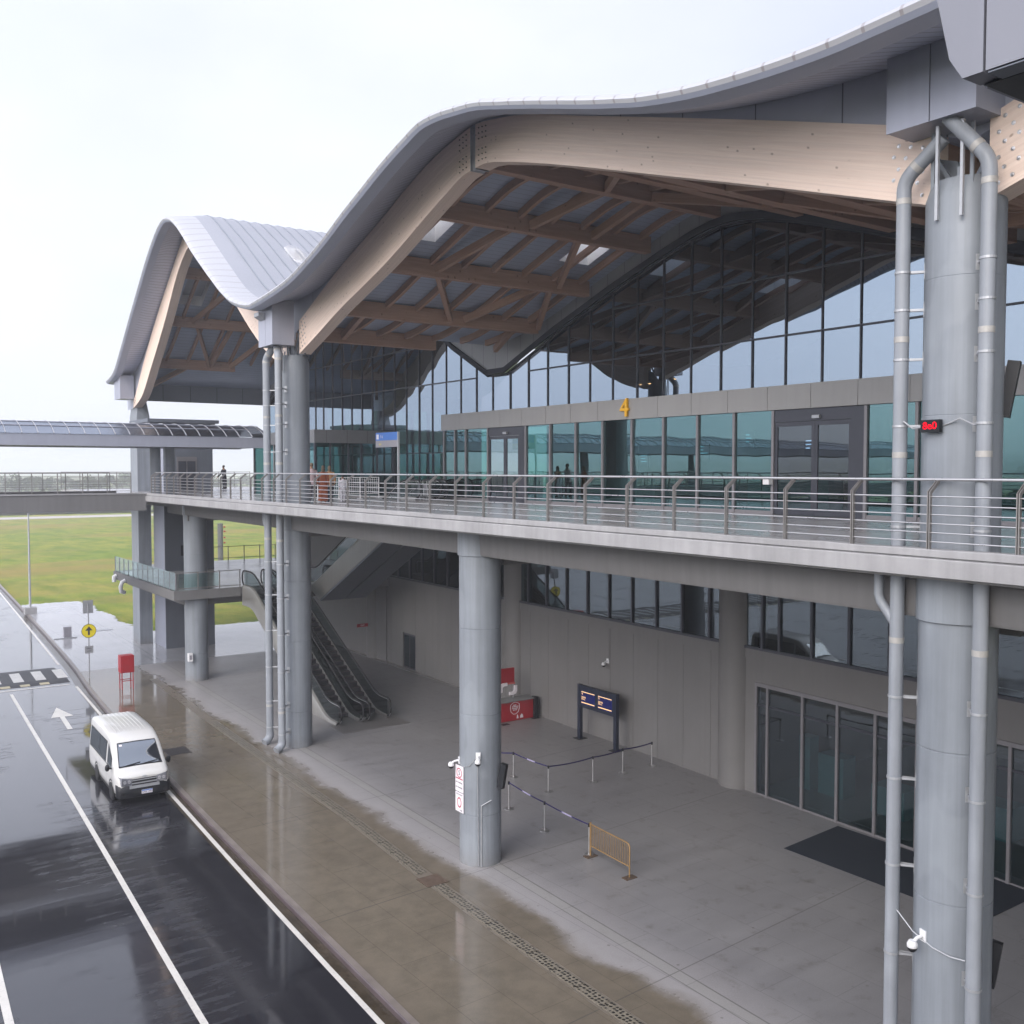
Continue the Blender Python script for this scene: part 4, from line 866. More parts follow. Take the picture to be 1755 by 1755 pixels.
# far square pillar with chamfered head
SP = thing('square_pillar', (18.3, 70.9, 0), 'tall square grey pillar at the far end of the building', 'pillar')
m = MB(); m.box(17.9, 18.75, 70.05, 71.85, 0, 15.6); m.add([(17.9, 70.05, 15.6), (18.75, 70.05, 15.6), (18.75, 71.85, 15.6), (17.9, 71.85, 15.6), (17.95, 70.1, 16.0), (18.6, 70.2, 16.6), (18.6, 71.7, 16.6), (17.95, 71.8, 16.0), (17.95, 70.1, 16.6), (17.95, 71.8, 16.6)], [(0, 1, 5, 8, 4), (1, 2, 6, 5), (2, 3, 7, 9, 6), (3, 0, 4, 8, 9, 7), (8, 5, 6, 9)]); part(m, 'shaft', M_PAINT, SP)
# gutter boxes where the valleys drain into the pipes
def gbox(x0, x1, y0, y1, z0, z1, label, spout):
    T = thing('gutter_box', ((x0+x1)/2, (y0+y1)/2, z0), label, 'gutter box', 'boxed gutter heads above the columns')
    ym = (y0+y1)/2
    for (a, c) in ((y0, ym-0.012), (ym+0.012, y1)): part(MB().box(x0, x0+0.03, a, c, z0, z1), 'front_panel', M_PANELB, T)
    part(MB().box(x0+0.031, x1, y0+0.001, y1-0.001, z0+0.012, z1), 'box_body', M_PANELB, T)
    if spout:
        s = MB(); s.prism([(z1-0.75, x0-0.02), (z1-0.45, x0-0.02), (z1-0.45, x0-0.28), (z1-0.60, x0-0.28)], ym+.02, ym+0.55, 'XY'); s.v = [(q[1], q[2], q[0]) if False else (q[1], q[2], q[0]) for q in s.v]
        part(s, 'overflow_spout', M_GALV, T)
gbox(15.18, 16.2, 8.87, 10.48, 17.74, 19.25, 'big grey gutter box above the nearest column', False)
gbox(15.63, 16.6, 39.68, 41.24, 17.2, 19.05, 'grey gutter box with a small overflow spout in the middle valley', True)
gbox(16.85, 17.75, 70.05, 71.6, 16.75, 18.35, 'far gutter box at the outer tip of the tall hump', False)

# ------------------------------------------------------------------ downpipes
def arc(p, q, r_, n=5):
    return p
def downpipe(key, px_, py_, zlow_, src, label, shoe, wye):
    cx, cy = COLS[key]
    T = thing('downpipe', (px_, py_, zlow_), label, 'downpipe', 'grey rainwater downpipes on the columns'); r = 0.122 if key == 'R' else 0.155
    zt = 16.98 if key == 'R' else 16.75
    top = Vector(src); p1 = Vector((px_, py_, zt)); mid = p1+(top-p1)*0.5
    e1 = p1+(top-p1).normalized()*0.2; d0 = Vector((px_, py_, zt-0.2))
    bend = [d0+(p1-d0)*t*(1-t)*0 for t in (0,)]
    bend = [((1-t)**2)*d0+2*(1-t)*t*p1+t*t*e1 for t in [i/6 for i in range(7)]]
    pts = [Vector((px_, py_, zlow_+(0.35 if shoe else 0)))]+bend+[top]
    part(MB().tube(pts, r, 20), 'pipe', M_PIPE, T, True, ang=50)
    for z in (16.62, 14.25, 12.25, 9.0, 1.7):
        part(MB().lathe([(r+0.003, z-0.05), (r+0.006, z-0.05), (r+0.006, z+0.05), (r+0.003, z+0.05)], (px_, py_, 0), 20), 'collar_tape', M_COLLAR, T, True, ang=40)
    d = (top-p1).normalized(); q1 = p1+d*0.3
    part(MB().tube([q1-d*0.05, q1+d*0.05], r+0.006, 20), 'collar_tape', M_COLLAR, T, True, ang=40)
    dirv = Vector((cx-px_, cy-py_, 0)); gap = dirv.length-0.64; dirv.normalize(); sv = Vector((-dirv.y, dirv.x, 0))
    for z in (15.4, 14.75, 13.9, 12.75, 11.0, 8.0, 6.55, 5.0, 3.4, 1.9, 0.75):
        if 9.3 < z < 10.4: continue
        b = MB(); c = Vector((px_, py_, z))
        b.lathe([(r+0.002, -0.02), (r+0.012, -0.02), (r+0.012, 0.02), (r+0.002, 0.02)], c, 18)
        for s in (-0.045, 0.045): b.bar(c+dirv*(r+0.005)+sv*s, c+dirv*(gap+0.01)+sv*s*0.6, 0.022, 0.04)
        b.obox(c+dirv*(gap+0.012), dirv*0.012, sv*0.07, (0, 0, 0.13))
        part(b, 'bracket', M_GALV, T)
    if shoe:
        part(MB().tube([(px_, py_, zlow_+0.5), (px_, py_, zlow_+0.33), (px_-0.12, py_-0.03, zlow_+0.18), (px_-0.3, py_-0.08, zlow_+0.1)], r*1.1, 16), 'shoe', M_PIPE, T, True, ang=50)
    if wye:
        part(MB().tube([(px_-0.02, py_+0.36, 10.2), (px_-0.02, py_+0.36, 9.78), (px_-0.01, py_+0.33, 9.66), (px_, py_+0.04, 9.28)], 0.085, 14), 'branch_pipe', M_PIPE, T, True, ang=50)
    return T
downpipe('R', 15.53, 10.35, 0, (15.60, 9.66, 17.55), 'downpipe left of the nearest column with a branch below the deck', False, True)
downpipe('R', 15.50, 8.80, 0, (15.42, 9.48, 17.8), 'downpipe right of the nearest column with a tan elbow at the top', False, False)
downpipe('L', 15.98, 41.3, 0, (16.1, 40.75, 17.25), 'thinner looking outer downpipe of the pair beside the escalators', True, True)
downpipe('L', 15.93, 39.8, 0, (16.05, 40.3, 17.25), 'inner downpipe hugging the tall column beside the escalators', True, False)
# cables, led sign, cameras, loudspeakers on the nearest column
m = MB(); m.tube([(15.460, 10.240, 12.83), (15.510, 10.090, 12.70), (15.460, 9.890, 12.72), (15.450, 9.460, 12.74), (15.440, 9.190, 12.84), (15.460, 8.940, 12.72)], 0.014, 6)
tag(m.build('signal_cable', M_GALV, None, True), 'thin grey cable running to the small red LED sign', 'cable')
LS = thing('led_sign', (15.380, 9.670, 12.73), 'small black sign with glowing red LED characters on the nearest column', 'LED sign', local=True, rot=R(-8))
part(MB().box(-0.03, 0.05, -0.19, 0.19, -0.105, 0.105), 'case', M_BLACK, LS)
text('8e0', 0.17, M_LED, LS, (-0.034, 0.0, 0.0), FACE_MX, 'led_characters', 0.001, bold=0.001, xs=1.15)
m = MB(); m.tube([(15.5, 10.24, 4.2), (15.47, 9.9, 3.95), (15.44, 9.5, 3.82), (15.46, 9.2, 3.78), (15.5, 8.95, 3.8)], 0.012, 6); tag(m.build('camera_cable', M_GALV, None, True), 'grey cable looping past the white camera low on the nearest column', 'cable')
def dome_cam(loc, rot, label):
    T = thing('security_camera', loc, label, 'camera', 'white security cameras', rot, True)
    part(MB().box(-0.02, 0.02, -0.07, 0.07, -0.1, 0.1), 'wall_plate', M_WHITE, T)
    part(MB().tube([(-0.02, 0, 0), (-0.14, 0, -0.02), (-0.2, 0, -0.06)], 0.03, 8), 'arm', M_WHITE, T, True)
    b = MB(); b.lathe([(0.001, 0.06), (0.06, 0.055), (0.09, 0.0), (0.09, -0.05), (0.085, -0.06)], (-0.24, 0, -0.1), 16); part(b, 'housing', M_WHITE, T, True)
    part(MB().lathe([(0.083, -0.061), (0.075, -0.1), (0.045, -0.135), (0.001, -0.145)], (-0.24, 0, -0.1), 16), 'lens_dome', M_BLACK, T, True)
    return T
dome_cam((15.475, 9.70, 3.95), R(-14), 'white dome camera low on the nearest column')
dome_cam((15.86, 25.48, 3.12), R(-25), 'left hand white camera of the pair above the parking signs')
dome_cam((16.02, 24.65, 3.42), R(55), 'right hand white camera of the pair on the middle column')
dome_cam((LX(33.2)-0.02, 33.2, 3.55), 0, 'white camera on the shaded wall above the flight display')
m = MB(); m.tube([(15.85, 25.5, 3.2), (15.8, 25.2, 3.0), (15.85, 24.9, 3.08), (16.0, 24.66, 3.4), (16.06, 24.68, 0.05)], 0.012, 6); m.tube([(16.13, 24.64, 0.02), (16.13, 24.64, 1.9)], 0.02, 6); m.tube([(16.1, 24.6, 1.9), (16.4, 24.5, 2.05)], 0.016, 6)
tag(m.build('conduit', M_GALV, None, True), 'sagging cable and thin conduit on the middle round column', 'conduit')
m = MB(); m.tube([(LX(33.1)-.02, 33.12, 5.0), (LX(33.1)-.02, 33.12, 3.6)], 0.012, 6); tag(m.build('camera_conduit', M_FRAMEL, None), 'thin conduit dropping from the sill to the wall camera', 'conduit')
def speaker(loc, rx, h, label):
    m = MB(); ax = Vector((1, 0, 0)); m.obox((0, 0, 0), (0.07, 0, 0), (0, 0.10, 0), (0, 0, h/2)); m.obox((0.1, 0.02, -h*0.35), (0.04, 0, 0), (0, .04, 0), (0, 0, 0.05))
    o = m.build('column_loudspeaker', M_BLACK); o.location = loc; o.rotation_euler = (R(rx), R(4), R(20)); return tag(o, label, 'loudspeaker', 'black column loudspeakers')
speaker((16.46, 8.93, 13.35), 9, 0.95, 'black tilted column loudspeaker beside the nearest column at gate level')
speaker((16.75, 24.42, 2.75), 8, 0.75, 'black tilted loudspeaker sticking out from the middle column')
speaker((16.56, 9.06, 3.4), 8, 0.8, 'black loudspeaker low behind the nearest column')
# parking signs on the middle column
PSG = thing('parking_signs', (15.79, 25.33, 2.2), 'two stacked white restriction signs on the middle column', 'sign', rot=0.0001, local=True)
sg = MB(); sg.box(-0.012, 0.012, -0.22, 0.22, 0.0, 0.80); up = part(sg, 'upper_board', M_SIGNW, PSG)
sg = MB(); sg.box(-0.012, 0.012, -0.22, 0.22, -0.62, -0.03); lo = part(sg, 'lower_board', M_SIGNW, PSG)
def ring(mb, cy, cz, r, w, x=-0.014, ry=1.0):
    n = 28; mb.add([(x, cy+math.cos(2*math.pi*k/n)*rr*ry, cz+math.sin(2*math.pi*k/n)*rr) for rr in (r, r-w) for k in range(n)], [(k, (k+1) % n, n+(k+1) % n, n+k) for k in range(n)])
rg_ = MB(); ring(rg_, 0, 0.58, 0.15, 0.03); rg_.add([(-.014, -.2, .385), (-.014, .2, .385), (-.014, .2, .42), (-.014, -.2, .42)], [(0, 1, 2, 3)]); part(rg_, 'red_print', M_SIGNR, up)
text('S', 0.2, M_INK, up, (-0.015, 0, 0.58), FACE_MX, depth=0.001)
text('NO PARKING', 0.06, M_INK, up, (-0.015, 0, 0.28), FACE_MX, depth=0.001); text('NO WAITING', 0.06, M_INK, up, (-0.015, 0, 0.13), FACE_MX, depth=0.001)
rg_ = MB(); ring(rg_, 0, -0.33, 0.16, 0.04, ry=.75); part(rg_, 'red_ring', M_SIGNR, lo)
text('TOW AWAY', 0.06, M_INK, lo, (-0.015, 0, -0.09), FACE_MX, depth=0.001); text('ZONE', 0.05, M_INK, lo, (-0.015, -0.1, -0.56), FACE_MX, depth=0.001)

# ------------------------------------------------------------------ lift tower and landing
CT = thing('lift_tower', (20.5, 68.9, 0), 'plain grey lift tower with a flat cap roof', 'tower')
m = MB(); m.box(18.9, 22.1, 67.3, 70.0, 0, 14.9); part(m, 'shaft', M_PANELB, CT)
m = MB(); m.box(17.7, 22.4, 66.6, 71.2, 15.1, 15.32); m.box(17.9, 22.2, 66.8, 71.0, 14.95, 15.1); part(m, 'cap_roof', M_PANELD, CT)
m = MB(); m.box(18.85, 22.14, 67.22, 67.29, 0, 14.9); part(m, 'front_cladding', M_PANELD, CT)
dm_ = MB(); dm_.box(19.7, 21.05, 67.17, 67.215, 10.5, 12.85); d_ = part(dm_, 'lift_door', M_FRAMEL, CT)
for (a, c) in ((19.8, 20.32), (20.4, 20.94)): part(MB().box(a, c, 67.15, 67.168, 10.55, 12.55), 'leaf', M_FRAME, d_)
m = MB(); m.box(19.9, 20.3, 67.19, 67.215, 6.2, 6.9); part(m, 'call_panel', M_BLACK, CT)
LN = thing('landing', (20, 62, 4.7), 'half height concrete landing between lift tower and escalators', 'landing')
m = MB(); m.box(16.1, 18.9, 55.6, 69.2, 4.78, 5.2); m.box(18.9, 19.85, 55.6, 73, 4.78, 5.2); m.box(19.85, 23.6, 56.0, 67.2, 4.78, 5.2); m.box(19.85, 23.6, 67.2, 73, 4.78, 5.2); m.box(23.6, 28.9, 54.6, 73, 4.78, 5.2); part(m, 'slab', M_DECK, LN)
m = MB(); m.box(16.04, 16.1, 55.54, 69.26, 4.72, 5.24); m.box(16.1, 18.9, 69.2, 69.26, 4.72, 5.24); m.box(16.1, 19.85, 55.54, 55.6, 4.72, 5.24); part(m, 'slab_edge', M_BEAMC, LN)
m = MB(); m.box(16.9, 17.5, 56.5, 69, 4.3, 4.78); m.box(17.5, 28, 56.9, 57.5, 4.2, 4.78); m.box(17.5, 28, 70.2, 70.8, 4.2, 4.78); part(m, 'under_beam', M_BEAMC, LN)
m = MB(); m.box(28.9, 29.3, 55, 73, 0, 9.3); part(m, 'rear_wall', M_WALL, LN)
GB = thing('glass_balustrade', (16.15, 64, 5.2), 'greenish glass balustrade along the open edge of the landing', 'balustrade')
yb = frange(55.6, 69.2, 1.13)
for a, c in zip(yb[:-1], yb[1:]):
    part(MB().add([(16.14, a+.03, 5.05), (16.14, c-.03, 5.05), (16.14, c-.03, 6.25), (16.14, a+.03, 6.25)], [(0, 1, 2, 3)]), 'glass_pane', G_BAL, GB)
for y in yb: part(MB().box(16.13, 16.19, y-0.025, y+0.025, 5.2, 6.2), 'glass_post', M_FRAMEL, GB)
LR = thing('landing_rail', (18, 55.7, 5.2), 'low tube rail with glass on the near end of the landing', 'railing')
for x in (16.3, 17.42, 18.65, 19.83): part(MB().box(x-0.025, x+0.025, 55.66, 55.72, 5.2, 6.25), 'rail_post', M_STEELD, LR)
for z in (5.35, 6.22): part(MB().tube([(16.2, 55.69, z), (19.9, 55.69, z)], 0.022, 8), 'rail_bar', M_STEELD, LR, True)
part(MB().add([(16.25, 55.7, 5.4), (18.6, 55.7, 5.4), (18.6, 55.7, 6.15), (16.25, 55.7, 6.15)], [(0, 1, 2, 3)]), 'glass_pane', G_BAL, LR)
FR = thing('rear_rail', (24, 72.7, 5.2), 'thin rail on the far side of the landing before the grass', 'railing')
for x in frange(18.9, 28.7, 1.25): part(MB().box(x-0.025, x+0.025, 72.7, 72.75, 5.2, 6.3), 'rail_post', M_STEELD, FR)
for z in (5.4, 6.25): part(MB().tube([(18.9, 72.73, z), (28.7, 72.73, z)], 0.02, 8), 'rail_bar', M_STEELD, FR, True)
tag(MB().tube([(16.0, 68.3, 5.0), (15.85, 68.3, 4.95), (15.85, 68.3, 4.6)], 0.14, 12).build('drain_spout', M_WHITE, None, True), 'stubby white drain spout at the far outer corner of the landing', 'drain spout')
tag(MB().tube([(16.0, 66.0, 4.9), (15.8, 66, 4.8), (15.7, 66, 4.5), (15.75, 66.05, 4.2), (16.0, 66.3, 4.1)], 0.13, 12).build('drain_spout', M_WHITE, None, True), 'curved white drain pipe under the outer landing edge', 'drain spout')

# ------------------------------------------------------------------ escalators
M_STEP = simple('escalator_step', (0.03, 0.028, 0.032), 0.5, 0.4, 0.5, 0.2, 6)
M_STEPE = simple('step_edge', (0.22, 0.15, 0.15), 0.4, 0.4, 0.5, 0.2, 6)
G_ESC = glass('escalator_glass', (0.30, 0.36, 0.36), (0.45, 0.5, 0.5), 0.06, 0.35)
M_SKIRT = simple('escalator_cladding', (0.27, 0.265, 0.25), 0.38, 0.45, 0.5, 0.1, 1.0, 0, 60, 0.1)
def escalator(x, y0, z0, y1, z1, dirn, label, dxdy=0.0):
    """runs from (y0,z0) low landing to (y1,z1) high landing; inclined part between y0+1.2 and y1-1.2 along dirn"""
    s = dirn; T = thing('escalator', (x, y0, z0), label, 'escalator', 'escalators')
    X = lambda y, o: x+o+dxdy*(y-y0)
    ya, yb = y0+s*1.25, y1-s*1.6
    def floor(y):
        t = (y-ya)/(yb-ya); return z0+(z1-z0)*min(1, max(0, t))
    ln = abs(y1-y0); N = 60
    Ys = [y0+(y1-y0)*i/N for i in range(N+1)]
    def sm(y):   # smoothed floor line
        return sum(floor(y+d) for d in (-.5, -.3, -.1, .1, .3, .5))/6
    hw = 0.66
    # steps
    st = MB(); se = MB(); n = max(4, round((z1-z0)/0.2)); 
    for i in range(n):
        a = ya+(yb-ya)*i/n; c = ya+(yb-ya)*(i+1)/n; z = z0+(z1-z0)*i/n; zz = z0+(z1-z0)*(i+1)/n
        st.add([(X(a, -.5), a, z), (X(a, .5), a, z), (X(a, .5), a, zz), (X(a, -.5), a, zz), (X(c, .5), c, zz), (X(c, -.5), c, zz)], [(0, 1, 2, 3), (3, 2, 4, 5)])
        se.add([(X(a, -.5), a-s*0.004, zz-0.035), (X(a, .5), a-s*0.004, zz-0.035), (X(a, .5), a+s*0.03, zz+0.004), (X(a, -.5), a+s*0.03, zz+0.004)], [(0, 1, 2, 3)])
    part(st, 'steps', M_STEP, T); part(se, 'step_edges', M_STEPE, T)
    for (a, c, z) in ((y0-s*1.2, ya, z0), (yb, y1+s*0.5, z1)):
        a, c = sorted((a, c)); part(MB().box(X(a, -.5), X(a, .5), a, c, z-0.02, z+0.012), 'comb_plate', M_STEELD, T)
    for o in (-1, 1):
        g = MB(); g.grid([[(X(y, o*0.56), y, sm(y)+0.10), (X(y, o*0.56), y, sm(y)+0.96)] for y in Ys]); part(g, 'glass_balustrade', G_ESC, T)
        k = MB(); k.grid([[(X(y, o*0.51), y, sm(y)+0.14), (X(y, o*0.53), y, sm(y)+0.18), (X(y, o*0.66), y, sm(y)+0.13), (X(y, o*0.70), y, sm(y)+0.05), (X(y, o*0.70), y, max(sm(y)-1.0, z0-0.02)), ] for y in Ys]); part(k, 'skirt_cladding', M_SKIRT, T, True, ang=30)
        k = MB(); k.grid([[(X(y, o*0.505), y, sm(y)-.1), (X(y, o*0.505), y, sm(y)+0.14)] for y in Ys]); part(k, 'inner_skirt', M_STEELD, T)
        hp = [(X(y, o*0.56), y, sm(y)+0.98) for y in Ys]
        def nose(y, z, q): return [(X(y, o*0.56), y+q*0.34*math.sin(a), z+0.55+0.43*math.cos(a)) for a in [math.pi*i/6 for i in range(1, 7)]]
        hp = nose(y0, z0, -s)[::-1]+hp+nose(y1, z1, s)
        part(MB().tube(hp, 0.045, 8), 'handrail', M_RUBBER, T, True, ang=60)
        part(MB().tube([(a, b, c-0.055) for a, b, c in hp], 0.02, 6), 'handrail_guide', M_STEEL, T, True)
    u = MB(); u.grid([[(X(y, -0.69), y, max(sm(y)-1.0, z0-0.0)), (X(y, 0.69), y, max(sm(y)-1.0, z0-0.0))] for y in Ys]); part(u, 'truss_soffit', M_PANELD, T)
    return T
escalator(20.3, 42.35, 0.0, 55.5, 5.2, 1, 'near side lower escalator rising from the forecourt to the landing', 0.022)
escalator(21.75, 42.35, 0.0, 55.9, 5.2, 1, 'lower escalator on the wall side, rising to the landing', 0.022)
def esc_up(x, label):
    T = escalator(x, 55.6, 5.2, 42.2, 10.5, -1, label)
    u = MB(); u.prism([(55.6, 5.18), (53.4, 4.36), (43.2, 9.4), (43.2, 10.0), (54.2, 5.1)], x-0.695, x+0.695, 'YZ'); part(u, 'truss', M_PANELD, T)
    for o in (-1, 1):
        k = MB(); k.prism([(55.6, 5.25), (53.5, 4.42), (43.3, 9.45), (43.3, 10.55), (54.4, 5.26)], x+o*0.70, x+o*0.73, 'YZ'); part(k, 'side_cladding', M_SKIRT, T)
    return T
esc_up(24.5, 'upper escalator with pale metal flank climbing to the deck'); esc_up(26.0, 'upper escalator on the wall side, its soffit hanging over the wall')
m = MB(); m.box(19.3, 22.75, 40.9, 42.6, 0.003, 0.014); tag(m.build('floor_plate', M_STEELD), 'dark metal floor plate at the foot of the lower escalators', 'floor plate')

# ------------------------------------------------------------------ far footbridge and its glazed canopy
FB = thing('footbridge', (-10, 59.5, 9.7), 'long grey footbridge joining the deck from the road side', 'footbridge')
m = MB(); m.box(-45, 14.96, 57.3, 63.5, 10.2, 10.5); part(m, 'bridge_slab', M_DECK, FB)
m = MB(); m.box(-45, 14.98, 56.9, 57.29, 9.72, 10.62); m.box(-45, 14.98, 56.88, 56.9, 10.63, 10.70); part(m, 'near_girder', M_BEAMC, FB)
m = MB(); m.box(-45, 14.98, 56.86, 57.3, 10.625, 10.70); part(m, 'girder_cap', M_CONC, FB)
m = MB(); m.box(-45, 14.96, 63.51, 63.9, 9.72, 10.70); part(m, 'rear_girder', M_BEAMC, FB)
def bridge_rail(y, label, x1):
    T = thing('bridge_railing', (0, y, 10.7), label, 'railing', 'bridge railings')
    x = x1; k = 0
    while x > -14:
        part(MB().box(x-0.022, x+0.022, y-0.03, y+0.03, 10.7, 11.78), 'railing_post', M_STEELD, T); x -= 1.25; k += 1
    for z in (10.82, 10.95, 11.08, 11.21, 11.34, 11.47, 11.6): part(MB().tube([(-14, y, z), (x1, y, z)], 0.011, 6), 'rail_bar', M_STEELD, T)
    part(MB().tube([(-14, y, 11.8), (x1, y, 11.8)], 0.028, 8), 'handrail', M_STEELD, T, True)
bridge_rail(57.0, 'near railing of the footbridge in front of the hazy trees', 14.2); bridge_rail(63.6, 'rear railing of the footbridge seen through the near one', 14.6)
CN = thing('bridge_canopy', (0, 60, 13.2), 'curved ribbed glass canopy over the far footbridge', 'canopy')
for yy in (57.5, 62.3): part(MB().box(-45, 22.35, yy, yy+0.25, 13.28, 13.9), 'eave_beam', M_PANELB, CN)
m = MB(); m.box(-45, 22.3, 57.76, 62.29, 13.32, 13.42); part(m, 'canopy_soffit', M_PANELD, CN)
prof = [(57.45+5.2*i/12, 13.92+0.76*math.sin(math.pi*i/12)**0.8) for i in range(13)]
part(MB().grid([[(x, y, z) for (y, z) in prof] for x in frange(-45, 22.3, 3)]), 'curved_sheet', G_CAN, CN, True)
x = -20.0
while x < 22.4:
    part(MB().tube([(x, y, z+0.02) for (y, z) in prof], 0.024, 6), 'rib', M_STEEL, CN, True); x += 0.78
for k in (2, 4): part(MB().tube([(-45, prof[k][0], prof[k][1]+0.02), (22.3, prof[k][0], prof[k][1]+0.02)], 0.03, 6), 'purlin', M_PANELB, CN, True)
for (cx_, cy_) in ((16.35, 60.0), (17.35, 60.6), (4, 60), (-8, 60)): part(MB().lathe([(0.3, 10.5), (0.3, 13.3)], (cx_, cy_, 0), 20), 'canopy_column', M_PAINT, CN, True)
DR = thing('deck_end_railing', (22, 81.5, 10.5), 'thin railing at the far end of the deck behind the dark figure', 'railing')
for x in frange(15.2, 30, 1.4): part(MB().box(x-.025, x+.025, 81.5, 81.55, 10.5, 11.8), 'railing_post', M_STEELD, DR)
for z in (10.8, 11.1, 11.4, 11.8): part(MB().tube([(15.2, 81.53, z), (30, 81.53, z)], 0.02, 6), 'rail_bar', M_STEELD, DR)

# the viewer's own footbridge and the blunt end of its canopy
OB = thing('viewer_footbridge', (0, -3, 9.7), 'footbridge on which the viewer stands', 'footbridge')
m = MB(); m.box(-45, 14.9, -5.6, -0.15, 9.7, 10.4); part(m, 'bridge_slab', M_CONC, OB)
NC = thing('canopy_end', (3.3, 0, 13.35), 'blunt pale grey end of a canopy roof with a dark underside at upper right', 'canopy')
cp = [(1.98, 13.36), (2.03, 13.44), (2.10, 13.75), (2.10, 14.15), (1.92, 14.45), (1.4, 14.75), (0.4, 14.95), (-1.2, 15.0), (-2.8, 14.95), (-3.9, 14.7), (-4.4, 14.3), (-4.45, 13.7), (-4.4, 13.36)]
jy = 1.90
n = MB(); n.prism(cp, 3.45, 14.8, 'YZ'); part(n, 'canopy_shell', M_NEARP, NC)
n = MB(); n.prism([(a*.995, z*.999+.013) for a, z in cp], 3.417, 3.449, 'YZ'); part(n, 'joint_backing', M_BLACK, NC)
n = MB(); n.prism([(1.98, 13.36), (2.03, 13.44), (2.10, 13.75), (2.10, 14.15), (1.93, 14.44), (1.906, 14.44), (1.906, 13.36)], 3.30, 3.415, 'YZ'); part(n, 'end_panel', M_NEARP, NC)
n = MB(); n.prism([(jy-0.004, 13.36), (jy-0.004, 14.45), (1.4, 14.75), (0.4, 14.95), (-1.2, 15.0), (-2.8, 14.95), (-3.9, 14.7), (-4.4, 14.3), (-4.4, 13.36)], 3.30, 3.415, 'YZ'); part(n, 'end_panel', M_NEARP, NC)
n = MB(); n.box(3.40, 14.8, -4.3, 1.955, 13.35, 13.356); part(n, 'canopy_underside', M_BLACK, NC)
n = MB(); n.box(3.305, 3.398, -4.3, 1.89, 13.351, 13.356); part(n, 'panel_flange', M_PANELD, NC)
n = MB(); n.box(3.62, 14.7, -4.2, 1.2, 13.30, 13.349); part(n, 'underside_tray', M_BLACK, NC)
for xx in (4.2, 5.2, 6.4): part(MB().box(xx, xx+0.03, -4.2, 1.9, 13.285, 13.30), 'tray_joint', M_FRAMEL, NC)
part(MB().box(3.5, 14.6, 0.45, 0.48, 13.285, 13.30), 'tray_joint', M_FRAMEL, NC)
for xx in (9, 14): part(MB().lathe([(0.12, 10.4), (0.12, 13.3)], (xx, -1.6, 0), 14), 'canopy_post', M_PAINT, NC, True)

# ------------------------------------------------------------------ white van
def m_car():
    b = NB('white_van_paint'); n = b.noise(b.coord(), 1.5, 4); p = b.bsdf(b.mix(n, (0.54, 0.53, 0.505), (0.62, 0.61, 0.585)), 0.28, 0, 0.5); p.inputs['Coat Weight'].default_value = 0.7; p.inputs['Coat Roughness'].default_value = 0.06; return b.m
M_CAR = m_car()
VAN = thing('passenger_van', (9.49, 36.9, ZR), 'white high roof passenger van driving on the wet road', 'van', rot=R(-1.6), local=True)
VL = 5.38
ztop = interp([(0.0, 0.98), (0.06, 1.06), (0.2, 1.14), (0.42, 1.21), (0.50, 1.25), (1.22, 1.96), (1.36, 2.06), (1.6, 2.17), (2.1, 2.255), (3.2, 2.285), (4.6, 2.27), (5.1, 2.22), (5.30, 2.10), (5.38, 1.95)])
nose = interp([(0.0, 0.80), (0.05, 0.86), (0.15, 0.90), (0.35, 0.935), (0.6, 0.94), (5.0, 0.94), (5.25, 0.91), (5.38, 0.86)])
def vsec(y):
    zt = ztop(y); w = nose(y); out = []
    prof = [(0.30, 0.93), (0.36, 0.975), (0.55, 1.0), (0.85, 1.0), (1.12, 0.985), (1.25, 0.975), (1.55, 0.945), (1.85, 0.91), (2.02, 0.885)]
    zcap = zt-0.11
    for (z, k) in prof:
        if z < zcap-0.03: out.append((w*k, z))
    kc = 1.0
    for (z, k), (z2, k2) in zip(prof[:-1], prof[1:]):
        if z <= zcap <= z2: kc = k+(k2-k)*(zcap-z)/(z2-z)
    if zcap > prof[-1][0]: kc = 0.885
    while len(out) < 9: out.append(None)
    tail = [(w*kc, zcap), (w*kc-0.03, zt-0.055), (w*kc-0.10, zt-0.018), (w*kc-0.25, zt), (w*0.3, zt+0.012), (0, zt+0.015)]
    last = None
    for i in range(9):
        if out[i] is None: out[i] = last if last else (w*kc, zcap)
        last = out[i]
    # spread collapsed points between the last real one and the cap
    return out+tail
Yv = [0, .03, .07, .13, .2, .3, .42, .5, .62, .75, .9, 1.05, 1.22, 1.36, 1.6, 1.85, 2.1, 2.6, 3.2, 3.8, 4.4, 4.8, 5.05, 5.2, 5.3, 5.38]
WH = [(1.02, 0.36), (3.60+0.02, 0.36)]
rows = []
for y in Yv:
    s_ = vsec(y); rows.append([(-a, y, z) for a, z in s_]+[(a, y, z) for a, z in s_[::-1][1:]])
vb = MB().grid(rows); k = len(rows[0])
vb.add(rows[0], [tuple(range(k))]); vb.add(rows[-1], [tuple(range(k))[::-1]])
body = part(vb, 'body', M_CAR, VAN, True, ang=38)
